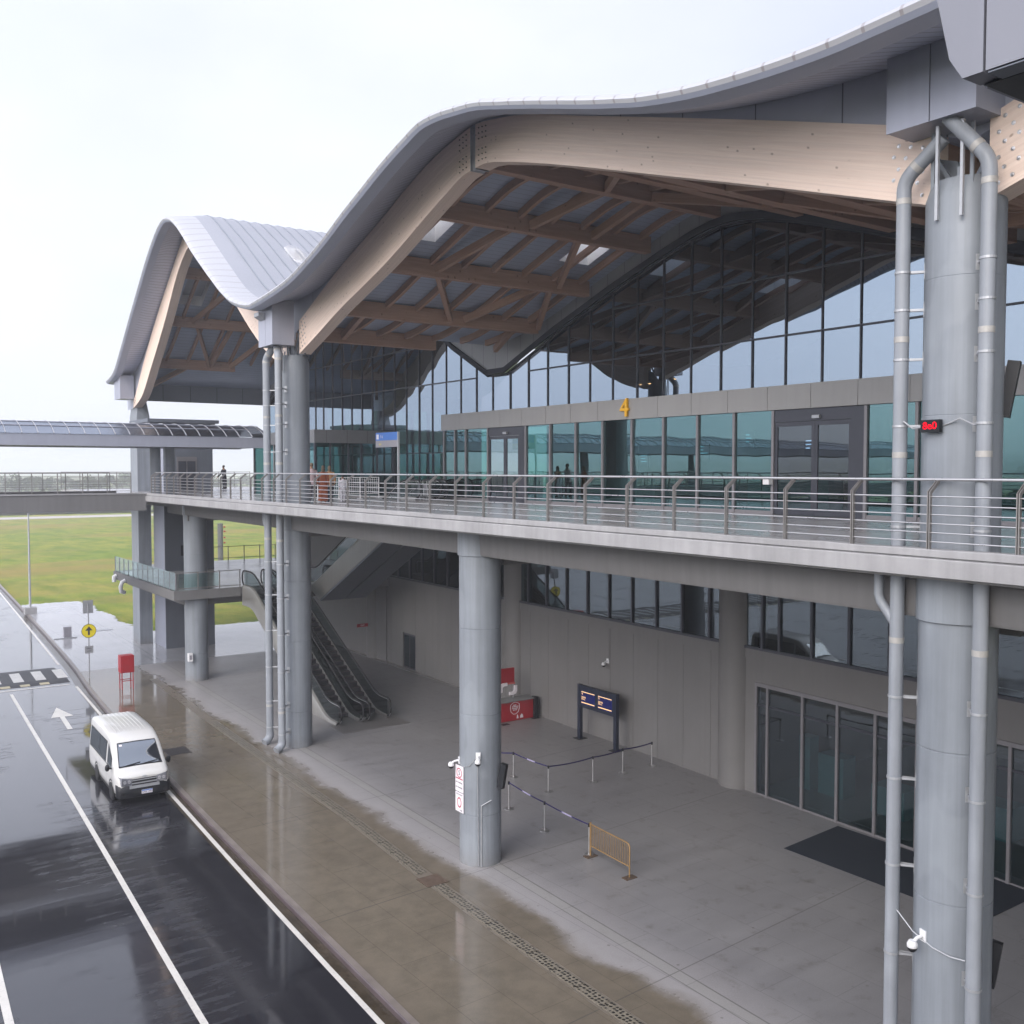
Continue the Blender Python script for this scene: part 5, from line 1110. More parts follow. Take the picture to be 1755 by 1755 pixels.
# wheel arches: dark half discs, wheels, panels
def side_pt(y, z, s, off=0.006):
    sec = vsec(y); 
    pts = sorted(set(sec), key=lambda q: q[1])
    for (a, za), (b, zb_) in zip(pts[:-1], pts[1:]):
        if za <= z <= zb_+1e-6: return (s*(a+(b-a)*((z-za)/(zb_-za) if zb_ > za else 0)+off), y, z)
    return (s*(pts[-1][0]+off), y, z)
for (wy, wr) in WH:
    for s in (-1, 1):
        ar = MB(); n = 16; rim_ = [side_pt(wy+math.cos(math.pi*i/n)*0.43, max(0.31, 0.34+math.sin(math.pi*i/n)*0.43), s) for i in range(n+1)]; c = side_pt(wy, 0.34, s)
        ar.add([c]+rim_, [(0, i+1, i+2) for i in range(n)]); part(ar, 'wheel_arch', M_BLACK, body)
        WT = MB(); mxr = Matrix.Rotation(R(90)*s, 3, 'Y'); cx_ = s*0.855
        WT.lathe([(0.19, -.10), (0.30, -.10), (0.335, -.07), (0.338, .07), (0.30, .105), (0.205, .105)], (cx_, wy, 0.338), 28, mxr); wt = part(WT, 'wheel', M_RUBBER, VAN, True)
        RM = MB(); RM.lathe([(0.001, 0.085), (0.06, 0.09), (0.07, 0.06), (0.15, 0.05), (0.17, 0.085), (0.205, 0.10), (0.21, 0.09)], (cx_, wy, 0.338), 28, mxr)
        for q in range(8):
            a_ = q*math.pi/4; RM.lathe([(0.018, 0.04), (0.018, 0.075)], (cx_, wy+math.cos(a_)*0.115, 0.338+math.sin(a_)*0.115), 8, mxr)
        part(RM, 'rim', M_GALV, wt, True)
def sheet(y0, y1, zb0, zt0, zb1, zt1, s, off=0.008):
    rows = []
    for i in range(9):
        t = i/8; y = y0+(y1-y0)*t; zb_, zt_ = zb0+(zb1-zb0)*t, zt0+(zt1-zt0)*t
        rows.append([side_pt(y, zb_+(zt_-zb_)*j/5, s, off) for j in range(6)])
    return MB().grid(rows)
for s in (-1, 1):
    part(sheet(1.05, 1.72, 1.16, 1.50, 1.16, 1.90, s), 'side_window', G_VANS, VAN, True)
    part(sheet(2.02, 3.20, 1.18, 1.90, 1.18, 1.91, s), 'side_window', G_VANS, VAN, True); part(sheet(3.26, 4.95, 1.18, 1.91, 1.18, 1.88, s), 'side_window', G_VANS, VAN, True)
    part(sheet(1.0, 5.02, 1.13, 1.16, 1.13, 1.16, s, 0.004), 'window_trim', M_BLACK, VAN)
    part(sheet(1.98, 5.0, 1.14, 1.935, 1.14, 1.92, s, 0.003), 'window_backing', M_BLACK, VAN); part(sheet(1.0, 1.78, 1.12, 1.53, 1.12, 1.93, s, 0.003), 'window_backing', M_BLACK, VAN)
    for yy in (0.86, 1.86, 3.05): part(sheet(yy, yy+0.012, 0.42, 1.12, 0.42, 1.12, s, 0.003), 'door_seam', M_INK, VAN)
    part(sheet(0.5, 4.9, 0.78, 0.80, 0.78, 0.80, s, 0.006), 'side_crease', M_GALV, VAN)
    h = MB(); p = side_pt(1.70, 1.03, s, 0.02); h.obox(p, (.015, 0, 0), (0, .07, 0), (0, 0, .02)); part(h, 'door_handle', M_BLACK, VAN)
    mr = MB(); mr.bar((s*0.93, 0.98, 1.15), (s*1.05, 0.93, 1.20), 0.04, 0.05); q = len(mr.v); mr.sphere((s*1.09, 0.90, 1.22), 0.085, 0.07, 0.13, 12, 8); part(mr, 'mirror', M_BLACK, VAN, True)
    # headlight wraps round the corner
    hl = MB(); rows = []
    for i in range(9):
        t = i/8; y = 0.30*(t**2.2); sec = nose(y)
        x = s*(0.43+0.47*t); yy = -0.012 if t < 0.75 else y*0.9-0.012
        ww = 0.80*1.0
        yy = 0.0 if abs(x) < 0.78 else 0.30*((abs(x)-0.78)/0.14)**1.6
        rows.append([(x, yy-0.014, 0.70+0.02*t), (x, yy-0.03, 0.85), (x, yy-0.016, 0.95+0.10*t)])
    hl.grid(rows); hd = part(hl, 'headlight', M_GALV, VAN, True)
    part(MB().grid([[(a+s*0.0, b-0.012, c) for a, b, c in r] for r in rows]), 'lens', G_LAMP, hd, True)
    bl = MB()
    for xx in (0.53, 0.68): bl.lathe([(0.001, 0), (0.05, 0.012), (0.06, 0.0)], (s*xx, -0.028, 0.85), 12, Matrix.Rotation(R(90), 3, 'X'))
    part(bl, 'lamp_bowl', M_WHITE, hd, True)
def front_pt(x, y, off): 
    z = ztop(y); y2 = y+0.01; dz = (ztop(y2)-z)/0.01; n = Vector((0, -dz, 1)).normalized()
    return (x, y+n.y*off, z+0.012*(1-min(1, abs(x)/.8))+n.z*off)
def wsheet(y0, y1, w0, w1, off): return MB().grid([[front_pt(-(w0+(w1-w0)*i/8)+2*(w0+(w1-w0)*i/8)*j/10, y0+(y1-y0)*i/8, off) for j in range(11)] for i in range(9)])
part(wsheet(0.50, 1.25, 0.77, 0.68, 0.006), 'windscreen_seal', M_BLACK, VAN, True); wsn = part(wsheet(0.55, 1.21, 0.735, 0.655, 0.012), 'windscreen', G_VAN, VAN, True)
wp = MB()
for (xa, xb) in ((-0.55, 0.0), (0.05, 0.6)): wp.tube([front_pt(xa, 0.53, 0.03), front_pt(xb, 0.60, 0.03)], 0.012, 6)
part(wp, 'wiper', M_BLACK, VAN)
m = MB(); m.add([front_pt(-0.62, 1.12, 0.016), front_pt(-0.52, 1.12, 0.016), front_pt(-0.52, 1.18, 0.016), front_pt(-0.62, 1.18, 0.016)], [(0, 1, 2, 3)]); part(m, 'sticker', M_SIGNW, VAN)
# front: bumper, grille bars, plate, emblem
def front_row(w, z, y): return [(-w, y+0.30, z), (-w+0.03, y+0.14, z), (-w+0.12, y+0.045, z), (-w*0.5, y+0.012, z), (0, y, z), (w*0.5, y+0.012, z), (w-0.12, y+0.045, z), (w-0.03, y+0.14, z), (w, y+0.30, z)]
bp = MB(); bp.grid([front_row(0.90, 0.24, 0.03), front_row(0.945, 0.28, -0.05), front_row(0.955, 0.45, -0.085), front_row(0.955, 0.56, -0.07), front_row(0.95, 0.70, -0.03), front_row(0.93, 0.735, 0.02)]); part(bp, 'front_bumper', M_BLACK, VAN, True, ang=50)
part(MB().add([(-0.42, -0.092, 0.40), (0.42, -0.092, 0.40), (0.46, -0.088, 0.52), (-0.46, -0.088, 0.52)], [(0, 1, 2, 3)]), 'lower_intake', M_RUBBER, VAN)
gr = MB()
for (z0, z1, w, y) in ((0.60, 0.70, 0.52, -0.075), (0.755, 0.795, 0.44, -0.05), (0.865, 0.895, 0.44, -0.045)): gr.box(-w, w, y, 0.02, z0, z1)
part(gr, 'grille_bar', M_GALV, VAN)
part(MB().box(-0.43, 0.43, -0.03, 0.02, 0.70, 0.92), 'grille', M_RUBBER, VAN)
em = MB()
for (rx_, rz_) in ((0.075, 0.05), (0.03, 0.048)): em.tube([(rx_*math.cos(a), -0.035, 0.985+rz_*math.sin(a)*0.8) for a in [2*math.pi*i/16 for i in range(17)]], 0.007, 6)
em.tube([(0.05*math.cos(a), -0.035, 1.003+0.018*math.sin(a)) for a in [2*math.pi*i/12 for i in range(13)]], 0.006, 6); part(em, 'emblem', M_GALV, VAN)
pl_ = part(MB().box(-0.12, 0.26, -0.108, -0.095, 0.375, 0.515), 'number_plate', M_SIGNW, VAN)
part(MB().box(-0.115, 0.255, -0.1095, -0.1085, 0.475, 0.51), 'plate_band', M_BLUE, pl_); text('NAB 1480', 0.085, M_INK, pl_, (0.07, -0.110, 0.43), FACE_MY, depth=0.001)
for xx in (-0.72, 0.72): part(MB().lathe([(0.001, 0.0), (0.07, 0.01), (0.075, 0.0)], (xx, -0.075, 0.42), 14, Matrix.Rotation(R(90), 3, 'X')), 'fog_lamp_cover', M_RUBBER, VAN)
rb = MB()
for xx in (-.55, -.4, -.25, -.1, .05, .2, .35, .5): rb.grid([[(xx-.015, y, ztop(y)+0.012), (xx-.01, y, ztop(y)+.022), (xx+.01, y, ztop(y)+.022), (xx+.015, y, ztop(y)+.012)] for y in (1.9, 2.6, 3.3, 4.0, 4.7, 5.0)])
part(rb, 'roof_rib', M_CAR, VAN)
part(MB().box(-0.88, 0.88, 0.3, 5.2, 0.2, 0.32), 'underbody', M_RUBBER, VAN)

# ------------------------------------------------------------------ people
SKIN = simple('skin', (0.30, 0.17, 0.11), 0.55, 0, 0.4, 0.08, 8)
HAIR = simple('dark_hair', (0.02, 0.015, 0.012), 0.5, 0, 0.4, 0.2, 20); HAIRB = simple('brown_hair', (0.16, 0.10, 0.05), 0.5, 0, 0.4, 0.25, 20)
def skin_mesh(verts, edges, radii, name, mat, parent, lvl=2):
    me = bpy.data.meshes.new(name); me.from_pydata(verts, edges, []); o = bpy.data.objects.new(name, me); COL.objects.link(o)
    md = o.modifiers.new('skin', 'SKIN'); me.skin_vertices[0].data[0].use_root = True
    for i, r in enumerate(radii):
        me.skin_vertices[0].data[i].radius = r if isinstance(r, tuple) else (r, r)
    sb = o.modifiers.new('sub', 'SUBSURF'); sb.levels = lvl; sb.render_levels = lvl
    dg = bpy.context.evaluated_depsgraph_get(); nm = bpy.data.meshes.new_from_object(o.evaluated_get(dg))
    o.modifiers.clear(); o.data = nm; bpy.data.meshes.remove(me); nm.materials.clear(); nm.materials.append(mat)
    nm.polygons.foreach_set('use_smooth', [True]*len(nm.polygons)); o.parent = parent; o['_local'] = 1; return o
def person(loc, rot, h, label, top, legs, hair, stride=0.12, dress=False, shawl=None, lean=0.0, arms=((0.05, 0.1), (0.05, -0.1)), group='people walking on the deck'):
    """figure facing local -Y; h is standing height"""
    T = thing('person', loc, label, 'person', group, rot, True); k = h/1.75
    def P(x, y, z): return (x*k, y*k+lean*(z*k)*-1, z*k)
    V = [P(0, 0, .95), P(0, -.01, 1.15), P(0, -.01, 1.35), P(0, 0, 1.45), P(0, -.01, 1.54), P(0, -.03, 1.62), P(0, -.02, 1.72)]
    E_ = [(0, 1), (1, 2), (2, 3), (3, 4), (4, 5), (5, 6)]; Rd = [(.15, .10), (.135, .10), (.16, .105), (.09, .07), .055, (.075, .09), (.06, .07)]
    for s, st, (ay, bend) in ((-1, stride, arms[0]), (1, -stride, arms[1])):
        i = len(V); V += [P(s*.09, 0, .88), P(s*.095, -st*.5, .48), P(s*.095, -st*.3, .09), P(s*.10, -st*.3-.13, .035)]; Rd += [.085, .058, .042, (.04, .03)]; E_ += [(0, i), (i, i+1), (i+1, i+2), (i+2, i+3)]
        i = len(V); V += [P(s*.19, 0, 1.40), P(s*.235, ay*.5, 1.13), P(s*.235, ay-bend, .90), P(s*.23, ay-bend*1.3, .80)]; Rd += [.055, .042, .03, (.036, .02)]; E_ += [(3, i), (i, i+1), (i+1, i+2), (i+2, i+3)]
        hnd = V[-1]
    body = skin_mesh(V, E_, [tuple(a*k for a in (r if isinstance(r, tuple) else (r, r))) for r in Rd], 'body', SKIN, T)
    # fingers and a thumb on each hand, face
    fg = MB()
    for s, (ay, bend) in ((-1, arms[0]), (1, arms[1])):
        hx, hy, hz = s*.23, ay-bend*1.3, .80
        for q in range(4):
            yo = -.024+q*.016; fg.tube([P(hx, hy+yo, hz-.02), P(hx-s*.004, hy+yo, hz-.055), P(hx-s*.016, hy+yo, hz-(.085, .095, .092, .078)[q])], .0075*k, 6)
        fg.tube([P(hx-s*.01, hy-.03, hz+.01), P(hx-s*.02, hy-.05, hz-.025), P(hx-s*.024, hy-.05, hz-.05)], .009*k, 6)
    fg.sphere(P(0, -.115, 1.625), .012*k, .018*k, .022*k, 8, 6)
    for s in (-1, 1): fg.sphere(P(s*.078, -.02, 1.635), .01*k, .02*k, .03*k, 8, 6)
    part(fg, 'hands', SKIN, T, True)
    ey = MB()
    for s in (-1, 1): ey.sphere(P(s*.03, -.103, 1.65), .011*k, .006*k, .007*k, 8, 6)
    ey.sphere(P(0, -.10, 1.575), .022*k, .006*k, .006*k, 8, 6); part(ey, 'eyes', HAIR, T)
    hb = MB(); hb.sphere(P(0, .005, 1.69), .086*k, .10*k, .085*k, 14, 10)
    if hair[1]: hb.sphere(P(0, .05, 1.58), .085*k, .065*k, .16*k, 12, 8)
    part(hb, 'hair', hair[0], T, True)
    # clothes: lofted rings round trunk, sleeves, trousers or dress
    def loft(rg, name, mat):
        rows = []
        for (cx_, cy_, cz_, a, b) in rg: rows.append([P(cx_+a*math.cos(t*math.pi/9), cy_+b*math.sin(t*math.pi/9)+.012*math.sin(t*5+cz_*9)*(0.3), cz_) for t in range(19)])
        m = MB().grid(rows); return part(m, name, mat, T, True, ang=80)
    if dress: loft([(0, 0, .10, .24, .22), (0, 0, .45, .22, .18), (0, 0, .80, .205, .15), (0, 0, 1.02, .175, .13), (0, 0, 1.2, .175, .13), (0, 0, 1.38, .205, .13), (0, 0, 1.47, .10, .085), (0, 0, 1.50, .06, .06)], 'dress', top)
    else:
        loft([(0, 0, .80, .20, .145), (0, 0, 1.0, .18, .135), (0, 0, 1.2, .18, .135), (0, 0, 1.38, .215, .135), (0, 0, 1.46, .12, .09), (0, 0, 1.51, .065, .065)], 'jacket', top)
        for s, st in ((-1, stride), (1, -stride)):
            loft([(s*.095, -st*.3, .06, .062, .075), (s*.095, -st*.4, .30, .07, .075), (s*.095, -st*.5, .48, .08, .085), (s*.095, -st*.2, .72, .098, .11), (s*.085, 0, .92, .105, .13)], 'trouser_leg', legs)
    for s, (ay, bend) in ((-1, arms[0]), (1, arms[1])):
        pt = [P(s*.17, 0, 1.42), P(s*.215, ay*.2, 1.30), P(s*.237, ay*.5, 1.13), P(s*.237, ay-bend*.9, .91)]
        part(MB().tube(pt, .068*k, 10, True, .05*k), 'sleeve', shawl or top, T, True, ang=70)
    for s, st in ((-1, stride), (1, -stride)): part(MB().sphere(P(s*.097, -st*.3-.06, .045), .045*k, .12*k, .045*k, 10, 8), 'shoe', legs if not dress else top, T, True)
    if shawl:
        loft([(0, .02, .85, .235, .16), (0, .02, 1.1, .22, .155), (0, .01, 1.36, .235, .15), (0, 0, 1.49, .10, .095)], 'shawl', shawl)
    return T
C_ORANGE = simple('rust_cloth', (0.36, 0.105, 0.05), 0.8, 0, 0.2, 0.25, 7); C_PALE = simple('pale_pink_cloth', (0.52, 0.40, 0.42), 0.8, 0, 0.2, 0.15, 7); C_TAN = simple('tan_cloth', (0.46, 0.25, 0.12), 0.8, 0, 0.2, 0.2, 7)
C_NAVY = simple('navy_cloth', (0.02, 0.022, 0.04), 0.8, 0, 0.2, 0.2, 7); C_WHITE = simple('white_cloth', (0.68, 0.66, 0.70), 0.8, 0, 0.2, 0.1, 7); C_BLACK = simple('black_cloth', (0.012, 0.012, 0.016), 0.8, 0, 0.2, 0.2, 7); C_GREY = simple('grey_cloth', (0.15, 0.15, 0.17), 0.8, 0, 0.2, 0.2, 7)
person((18.60, 41.35, 10.5), R(150), 1.66, 'person in a long rust coloured dress with a pale sleeve stretched out', C_ORANGE, C_ORANGE, (HAIRB, True), 0.10, True, None, 0.03, ((0.1, 0.1), (0.05, -0.05)))
person((18.55, 42.45, 10.5), R(170), 1.78, 'person in pale pink behind the rust dress', C_PALE, C_GREY, (HAIRB, False), 0.2, False, None, 0.05, ((0.15, 0.15), (-0.1, 0.05)))
person((19.35, 42.25, 10.5), R(165), 1.66, 'person in a tan top and dark trousers leaning forward', C_TAN, C_NAVY, (HAIRB, True), 0.22, False, None, 0.08, ((0.2, 0.2), (-0.1, 0.1)))
person((19.75, 41.75, 10.5), R(165), 1.24, 'child dressed all in white beside the grown ups', C_WHITE, C_WHITE, (HAIR, False), 0.16, False, None, 0.0)
person((25.62, 75.0, 10.5), R(-70), 1.80, 'person in black standing alone at the far end of the deck', C_BLACK, C_BLACK, (HAIR, False), 0.05, False, None, 0.06, ((-0.18, 0.25), (-0.15, 0.2)), None)

# ------------------------------------------------------------------ things on the deck
BG = thing('direction_sign', (22, 41.7, 10.5), 'blue and grey direction sign on a slim pole in front of the glass', 'sign')
part(MB().box(21.96, 22.04, 40.5, 40.6, 10.5, 13.74), 'pole', M_GALV, BG)
b_ = part(MB().box(21.97, 22.03, 40.605, 42.76, 13.37, 13.74), 'blue_board', M_BLUE, BG); part(MB().box(21.97, 22.03, 40.605, 42.76, 13.05, 13.365), 'grey_board', M_GREYS, BG)
part(MB().box(21.96, 21.968, 42.44, 42.66, 13.43, 13.66), 'icon_tile', M_SIGNW, b_); text('5 6', 0.2, M_SIGNW, BG, (21.962, 42.15, 13.54), FACE_MX, depth=0.001); text('exit', 0.16, M_SIGNY, BG, (21.962, 42.3, 13.2), FACE_MX, depth=0.001)
def wire_panel(x0, x1, y, label):
    T = thing('wire_barrier', ((x0+x1)/2, y, 10.5), label, 'barrier', 'wire mesh barriers on the deck')
    f = MB()
    for x in (x0, x1): f.tube([(x, y, 10.52), (x, y, 11.6)], 0.022, 8)
    for z in (10.75, 11.59): f.tube([(x0, y, z), (x1, y, z)], 0.02, 8)
    part(f, 'frame', M_WHITE, T)
    w = MB()
    for x in frange(x0, x1, 0.12)[1:-1]: w.tube([(x, y, 10.75), (x, y, 11.59)], 0.008, 5)
    for z in frange(10.75, 11.59, 0.12)[1:-1]: w.tube([(x0, y, z), (x1, y, z)], 0.008, 5)
    part(w, 'wire_mesh', M_WHITE, T)
    part(MB().box(x0-.03, x0+.03, y-.3, y+.3, 10.5, 10.53).box(x1-.03, x1+.03, y-.3, y+.3, 10.5, 10.53), 'foot', M_GALV, T)
for i, (a, c, y, l) in enumerate(((20.4, 21.55, 46.0, 'white wire mesh barrier panel nearest the walking people'), (21.62, 22.77, 46.1, 'white wire mesh barrier panel in the middle of its row'), (22.84, 23.9, 46.2, 'white wire mesh barrier panel nearest the gate glass'))): wire_panel(a, c, y, l)
def trolley(loc, rot, label):
    T = thing('luggage_trolley', loc, label, 'trolley', 'luggage trolleys by the gate glass', rot, True)
    f = MB(); f.tube([(-.28, .35, .18), (-.28, .40, .95), (.28, .40, .95), (.28, .35, .18)], .018, 8); f.tube([(-.28, .35, .2), (-.2, -.5, .16), (.2, -.5, .16), (.28, .35, .2)], .018, 8); part(f, 'frame', M_STEEL, T)
    b = MB()
    for x in (-.2, -.1, 0, .1, .2): b.tube([(x, .36, .2), (x, .39, .6)], .008, 6); b.tube([(x, .35, .2), (x*.8, -.5, .17)], .008, 6)
    part(b, 'basket_wire', M_STEEL, T); part(MB().box(-.28, .28, .37, .41, .6, .78), 'panel', M_GREYS, T)
    for (x, y) in ((-.22, .3), (.22, .3), (0, -.45)): part(MB().lathe([(.001, -.02), (.07, -.02), (.07, .02), (.001, .02)], (x, y, .07), 14, Matrix.Rotation(R(90), 3, 'Y')), 'wheel', M_RUBBER, T)
    return T
t0 = trolley((24.6, 41.9, 10.5), R(80), 'luggage trolley at the gate end of its row')
for i, l in enumerate(('second luggage trolley from the gate end', 'luggage trolley at the far end of its row')): copy_thing(t0, (24.5, 42.35+0.45*i, 10.5), R(80+4*i), l)

# ------------------------------------------------------------------ things on the forecourt
def stanchion(loc, label):
    T = thing('queue_post', loc, label, 'queue post', 'stainless queue posts on the forecourt', 0.0001, True)
    part(MB().lathe([(.001, .0), (.165, .0), (.17, .012), (.15, .03), (.03, .05)], (0, 0, 0), 24), 'base', M_STEEL, T, True)
    part(MB().lathe([(.026, .04), (.026, .90)], (0, 0, 0), 14), 'pole', M_STEEL, T, True); part(MB().lathe([(.033, .88), (.036, .90), (.036, .985), (.03, .99), (.001, .995)], (0, 0, 0), 14), 'head', M_BLACK, T, True)
    return T
SPOTS = [((21.97, 31.28, 0), 'queue post beside the middle column where the belt turns'), ((22.03, 29.1, 0), 'queue post at the nearest corner of the belted lane'), ((24.14, 29.06, 0), 'queue post midway along the belt in front of the flight display'), ((25.81, 29.23, 0), 'queue post right below the flight display'), ((27.39, 29.26, 0), 'queue post standing against the panelled wall'), ((19.51, 25.98, 0), 'queue post standing alone between middle column and bronze barrier'), ((19.42, 23.55, 0), 'queue post touching the bronze barrier'), ((19.75, 28.4, 0), 'queue post mostly hidden behind the middle column'), ((21.2, 32.2, 0), 'queue post farthest along the lane behind the column')]
first = None
for p, l in SPOTS:
    if first is None: first = stanchion(p, l)
    else: copy_thing(first, p, 0.0001, l)
def belt(a, b, label, sag=0.03, pale=False):
    T = thing('belt', ((a[0]+b[0])/2, (a[1]+b[1])/2, 0.9), label, 'belt', 'retractable queue belts'); n = 12
    def q(t): return (a[0]+(b[0]-a[0])*t, a[1]+(b[1]-a[1])*t, 0.955-sag*4*t*(1-t))
    def seg(t0, t1, name, mat):
        m = MB(); m.grid([[(q(t0+(t1-t0)*i/n)[0], q(t0+(t1-t0)*i/n)[1], q(t0+(t1-t0)*i/n)[2]+d) for d in (-.025, .025)] for i in range(n+1)]); part(m, name, mat, T)
    for (u, v_, pl2) in (((0, .4, 0), (.4, .62, 1), (.62, 1, 0)) if pale else ((0, 1, 0),)): seg(u, v_, 'pale_webbing' if pl2 else 'webbing', M_BELTW if pl2 else M_BELT)
S_ = [p for p, _ in SPOTS]
belt(S_[8], S_[0], 'short navy belt ending at the column side post'); belt(S_[0], S_[1], 'navy belt with pale print running towards the viewer', pale=True); belt(S_[1], S_[2], 'navy belt on the near half of the lane front', 0.05); belt(S_[2], S_[3], 'navy belt under the flight display', 0.04); belt(S_[3], S_[4], 'navy belt ending at the panelled wall', 0.04)
belt(S_[7], S_[5], 'pale printed belt coming from behind the middle column', pale=True); belt(S_[5], S_[6], 'pale printed belt leading to the bronze barrier', pale=True)
# bronze crowd barrier
BR = thing('crowd_barrier', (19.32, 22.5, 0), 'bronze painted crowd barrier with upright bars', 'barrier')
xa, ya, xb, yb_ = 19.37, 23.42, 19.27, 21.5
q = lambda t, z: (xa+(xb-xa)*t, ya+(yb_-ya)*t, z)
f = MB(); f.tube([q(0, .02), q(0, 1.08)], .03, 10); f.tube([q(.03, 1.02), q(.93, 1.02), q(.98, 1.0), q(1, .93), q(1, .02)], .022, 10); f.tube([q(0.03, .34), q(1, .34)], .02, 10); part(f, 'frame', M_GOLD, BR, True)
f = MB()
for i in range(1, 23): f.tube([q(i/23, .35), q(i/23, 1.02)], .0095, 6)
part(f, 'barrier_bars', M_GOLD, BR)
for t in (0, 1): part(MB().box(q(t, 0)[0]-.2, q(t, 0)[0]+.2, q(t, 0)[1]-.12, q(t, 0)[1]+.12, 0.0, .03), 'foot_plate', M_RUST, BR)
# flight display
FD = thing('flight_display', (27.6, 32.96, 0), 'navy flight display standing on two posts before the wall', 'display')
for y in (34.18, 31.74): part(MB().box(27.56, 27.72, y-.09, y+.09, 0.0, 2.45), 'post', M_NAVY, FD); part(MB().box(27.40, 27.9, y-.22, y+.22, 0.0, .015), 'foot_plate', M_BLACK, FD)
part(MB().box(27.57, 27.71, 31.835, 34.085, 1.45, 2.43), 'cabinet', M_NAVY, FD)
for k_, (y0_, y1_) in enumerate(((33.06, 34.0), (31.92, 32.86))):
    sc = part(MB().box(27.560, 27.568, y0_, y1_, 1.6, 2.2), 'screen', M_SCREEN, FD); tx = MB()
    def row(z, h, fa, fb): ya_, yb2 = y1_-(y1_-y0_)*fa, y1_-(y1_-y0_)*fb; tx.add([(27.558, ya_, z), (27.558, yb2, z), (27.558, yb2, z+h), (27.558, ya_, z+h)], [(0, 1, 2, 3)])
    for c_ in range(14): row(2.14, .035, .02+c_*.069, .02+c_*.069+.06)
    row(1.66, .04, .02, .97); row(2.07, .03, .03, .12); row(2.02, .03, .08, .11)
    for z_, w_ in ((1.93, .3), (1.89, .34), (1.85, .16), (1.81, .26)):
        x_ = .03
        while x_ < w_: d_ = random.uniform(.02, .06); row(z_, .022, x_, x_+d_); x_ += d_+.012
    part(tx, 'screen_rows', M_SCRT, sc)
# kiosk
KI = thing('kiosk', (27, 38.6, 0), 'red promotional kiosk with a white emblem and header board', 'kiosk')
top_ = [(25.9, 38.35), (26.4, 38.32), (26.9, 38.42), (27.4, 38.36), (28.0, 38.30), (28.3, 38.25)]
m = MB(); m.prism([(25.95, 38.36), (28.1, 38.36), (28.1, 39.0), (25.95, 39.0)], 0.02, 0.94, 'XY'); part(m, 'counter_front', M_RED, KI)
m = MB(); m.prism([(25.85, 38.33), (26.5, 38.22), (27.0, 38.30), (27.6, 38.24), (28.25, 38.28), (28.3, 39.1), (25.85, 39.1)], 0.945, 0.985, 'XY'); part(m, 'counter_top', simple('grey_counter_top', (0.2, 0.2, 0.2), .4), KI)
m = MB(); m.box(25.93, 25.947, 38.42, 38.95, .35, .88); part(m, 'side_poster', M_SIGNW, KI)
for xx in (26.0, 27.3): part(MB().box(xx, xx+.04, 38.9, 38.94, .985, 2.2), 'header_post', M_GALV, KI)
m = MB(); m.prism([(25.7, 38.8), (27.35, 38.86), (27.35, 38.95), (25.7, 38.95)], 1.75, 2.45, 'XY'); hb_ = part(m, 'header_board', M_RED, KI)
m = MB(); m.box(25.7, 27.35, 38.785, 38.97, 1.68, 1.745); part(m, 'header_edge', simple('coral_edge', (0.5, 0.10, 0.09), .5), hb_)
# emblem: rounded shield outline with script lines, two small figures
sh = [(-.24, .18), (-.12, .27), (0, .30), (.14, .27), (.26, .20), (.27, 0), (.20, -.18), (.06, -.27), (-.08, -.27), (-.22, -.15), (-.26, .03)]
m = MB(); ex = 27.02; ez = .60
m.tube([(ex+a, 38.352, ez+b) for a, b in sh+[sh[0]]], .012, 6); part(m, 'emblem_outline', M_SIGNW, KI)
m = MB()
for (x_, w_, z_) in ((-.1, .2, .13), (-.16, .32, .06), (-.17, .34, -.02), (-.1, .2, -.1)):
    x = x_
    while x < x_+w_: d_ = random.uniform(.03, .06); m.add([(ex+x, 38.353, ez+z_), (ex+x+d_, 38.353, ez+z_), (ex+x+d_, 38.353, ez+z_+.05), (ex+x, 38.353, ez+z_+.05)], [(0, 1, 2, 3)]); x += d_+.018
for (a, b) in ((.1, .22), (.30, .50)): m.add([(ex+a, 38.353, .10), (ex+b, 38.353, .10), (ex+b-.03, 38.353, .24), (ex+(a+b)/2, 38.353, .30), (ex+a+.02, 38.353, .22)], [(0, 1, 2, 3, 4)])
part(m, 'emblem_print', M_SIGNW, KI)
m = MB(); pth = [(-.22, -.3), (-.22, .0), (-.12, .16), (.1, .18)]
for nm, (bx, bz, fl_) in (('giant_bracket', (26.55, 1.75, 1)), ('giant_bracket', (27.15, 1.25, -1))):
    g = MB()
    P_ = [(-.22, -.42), (-.22, -.12), (-.14, .02), (.02, .06), (.26, .06), (.26, -.10), (.05, -.10), (-.04, -.16), (-.06, -.42)]
    g.prism([(bx+a*fl_*0.9, bz+b*fl_*0.9) for a, b in P_], 38.62, 38.70, 'XZ'); part(g, 'foam_bracket', M_SIGNW, KI)
for x_ in (26.3, 28.2): m = MB(); m.box(x_-.25, x_+.12, 37.9 if x_ < 27 else 38.1, 38.15 if x_ < 27 else 38.35, .0, .015); part(m, 'foot_plate', M_BLACK, KI)
m = MB(); m.prism([(28.12, 38.2), (28.3, 38.2), (28.3, 38.5), (28.12, 38.5)], 0.0, 1.02, 'XY'); part(m, 'side_post', M_BLACK, KI)
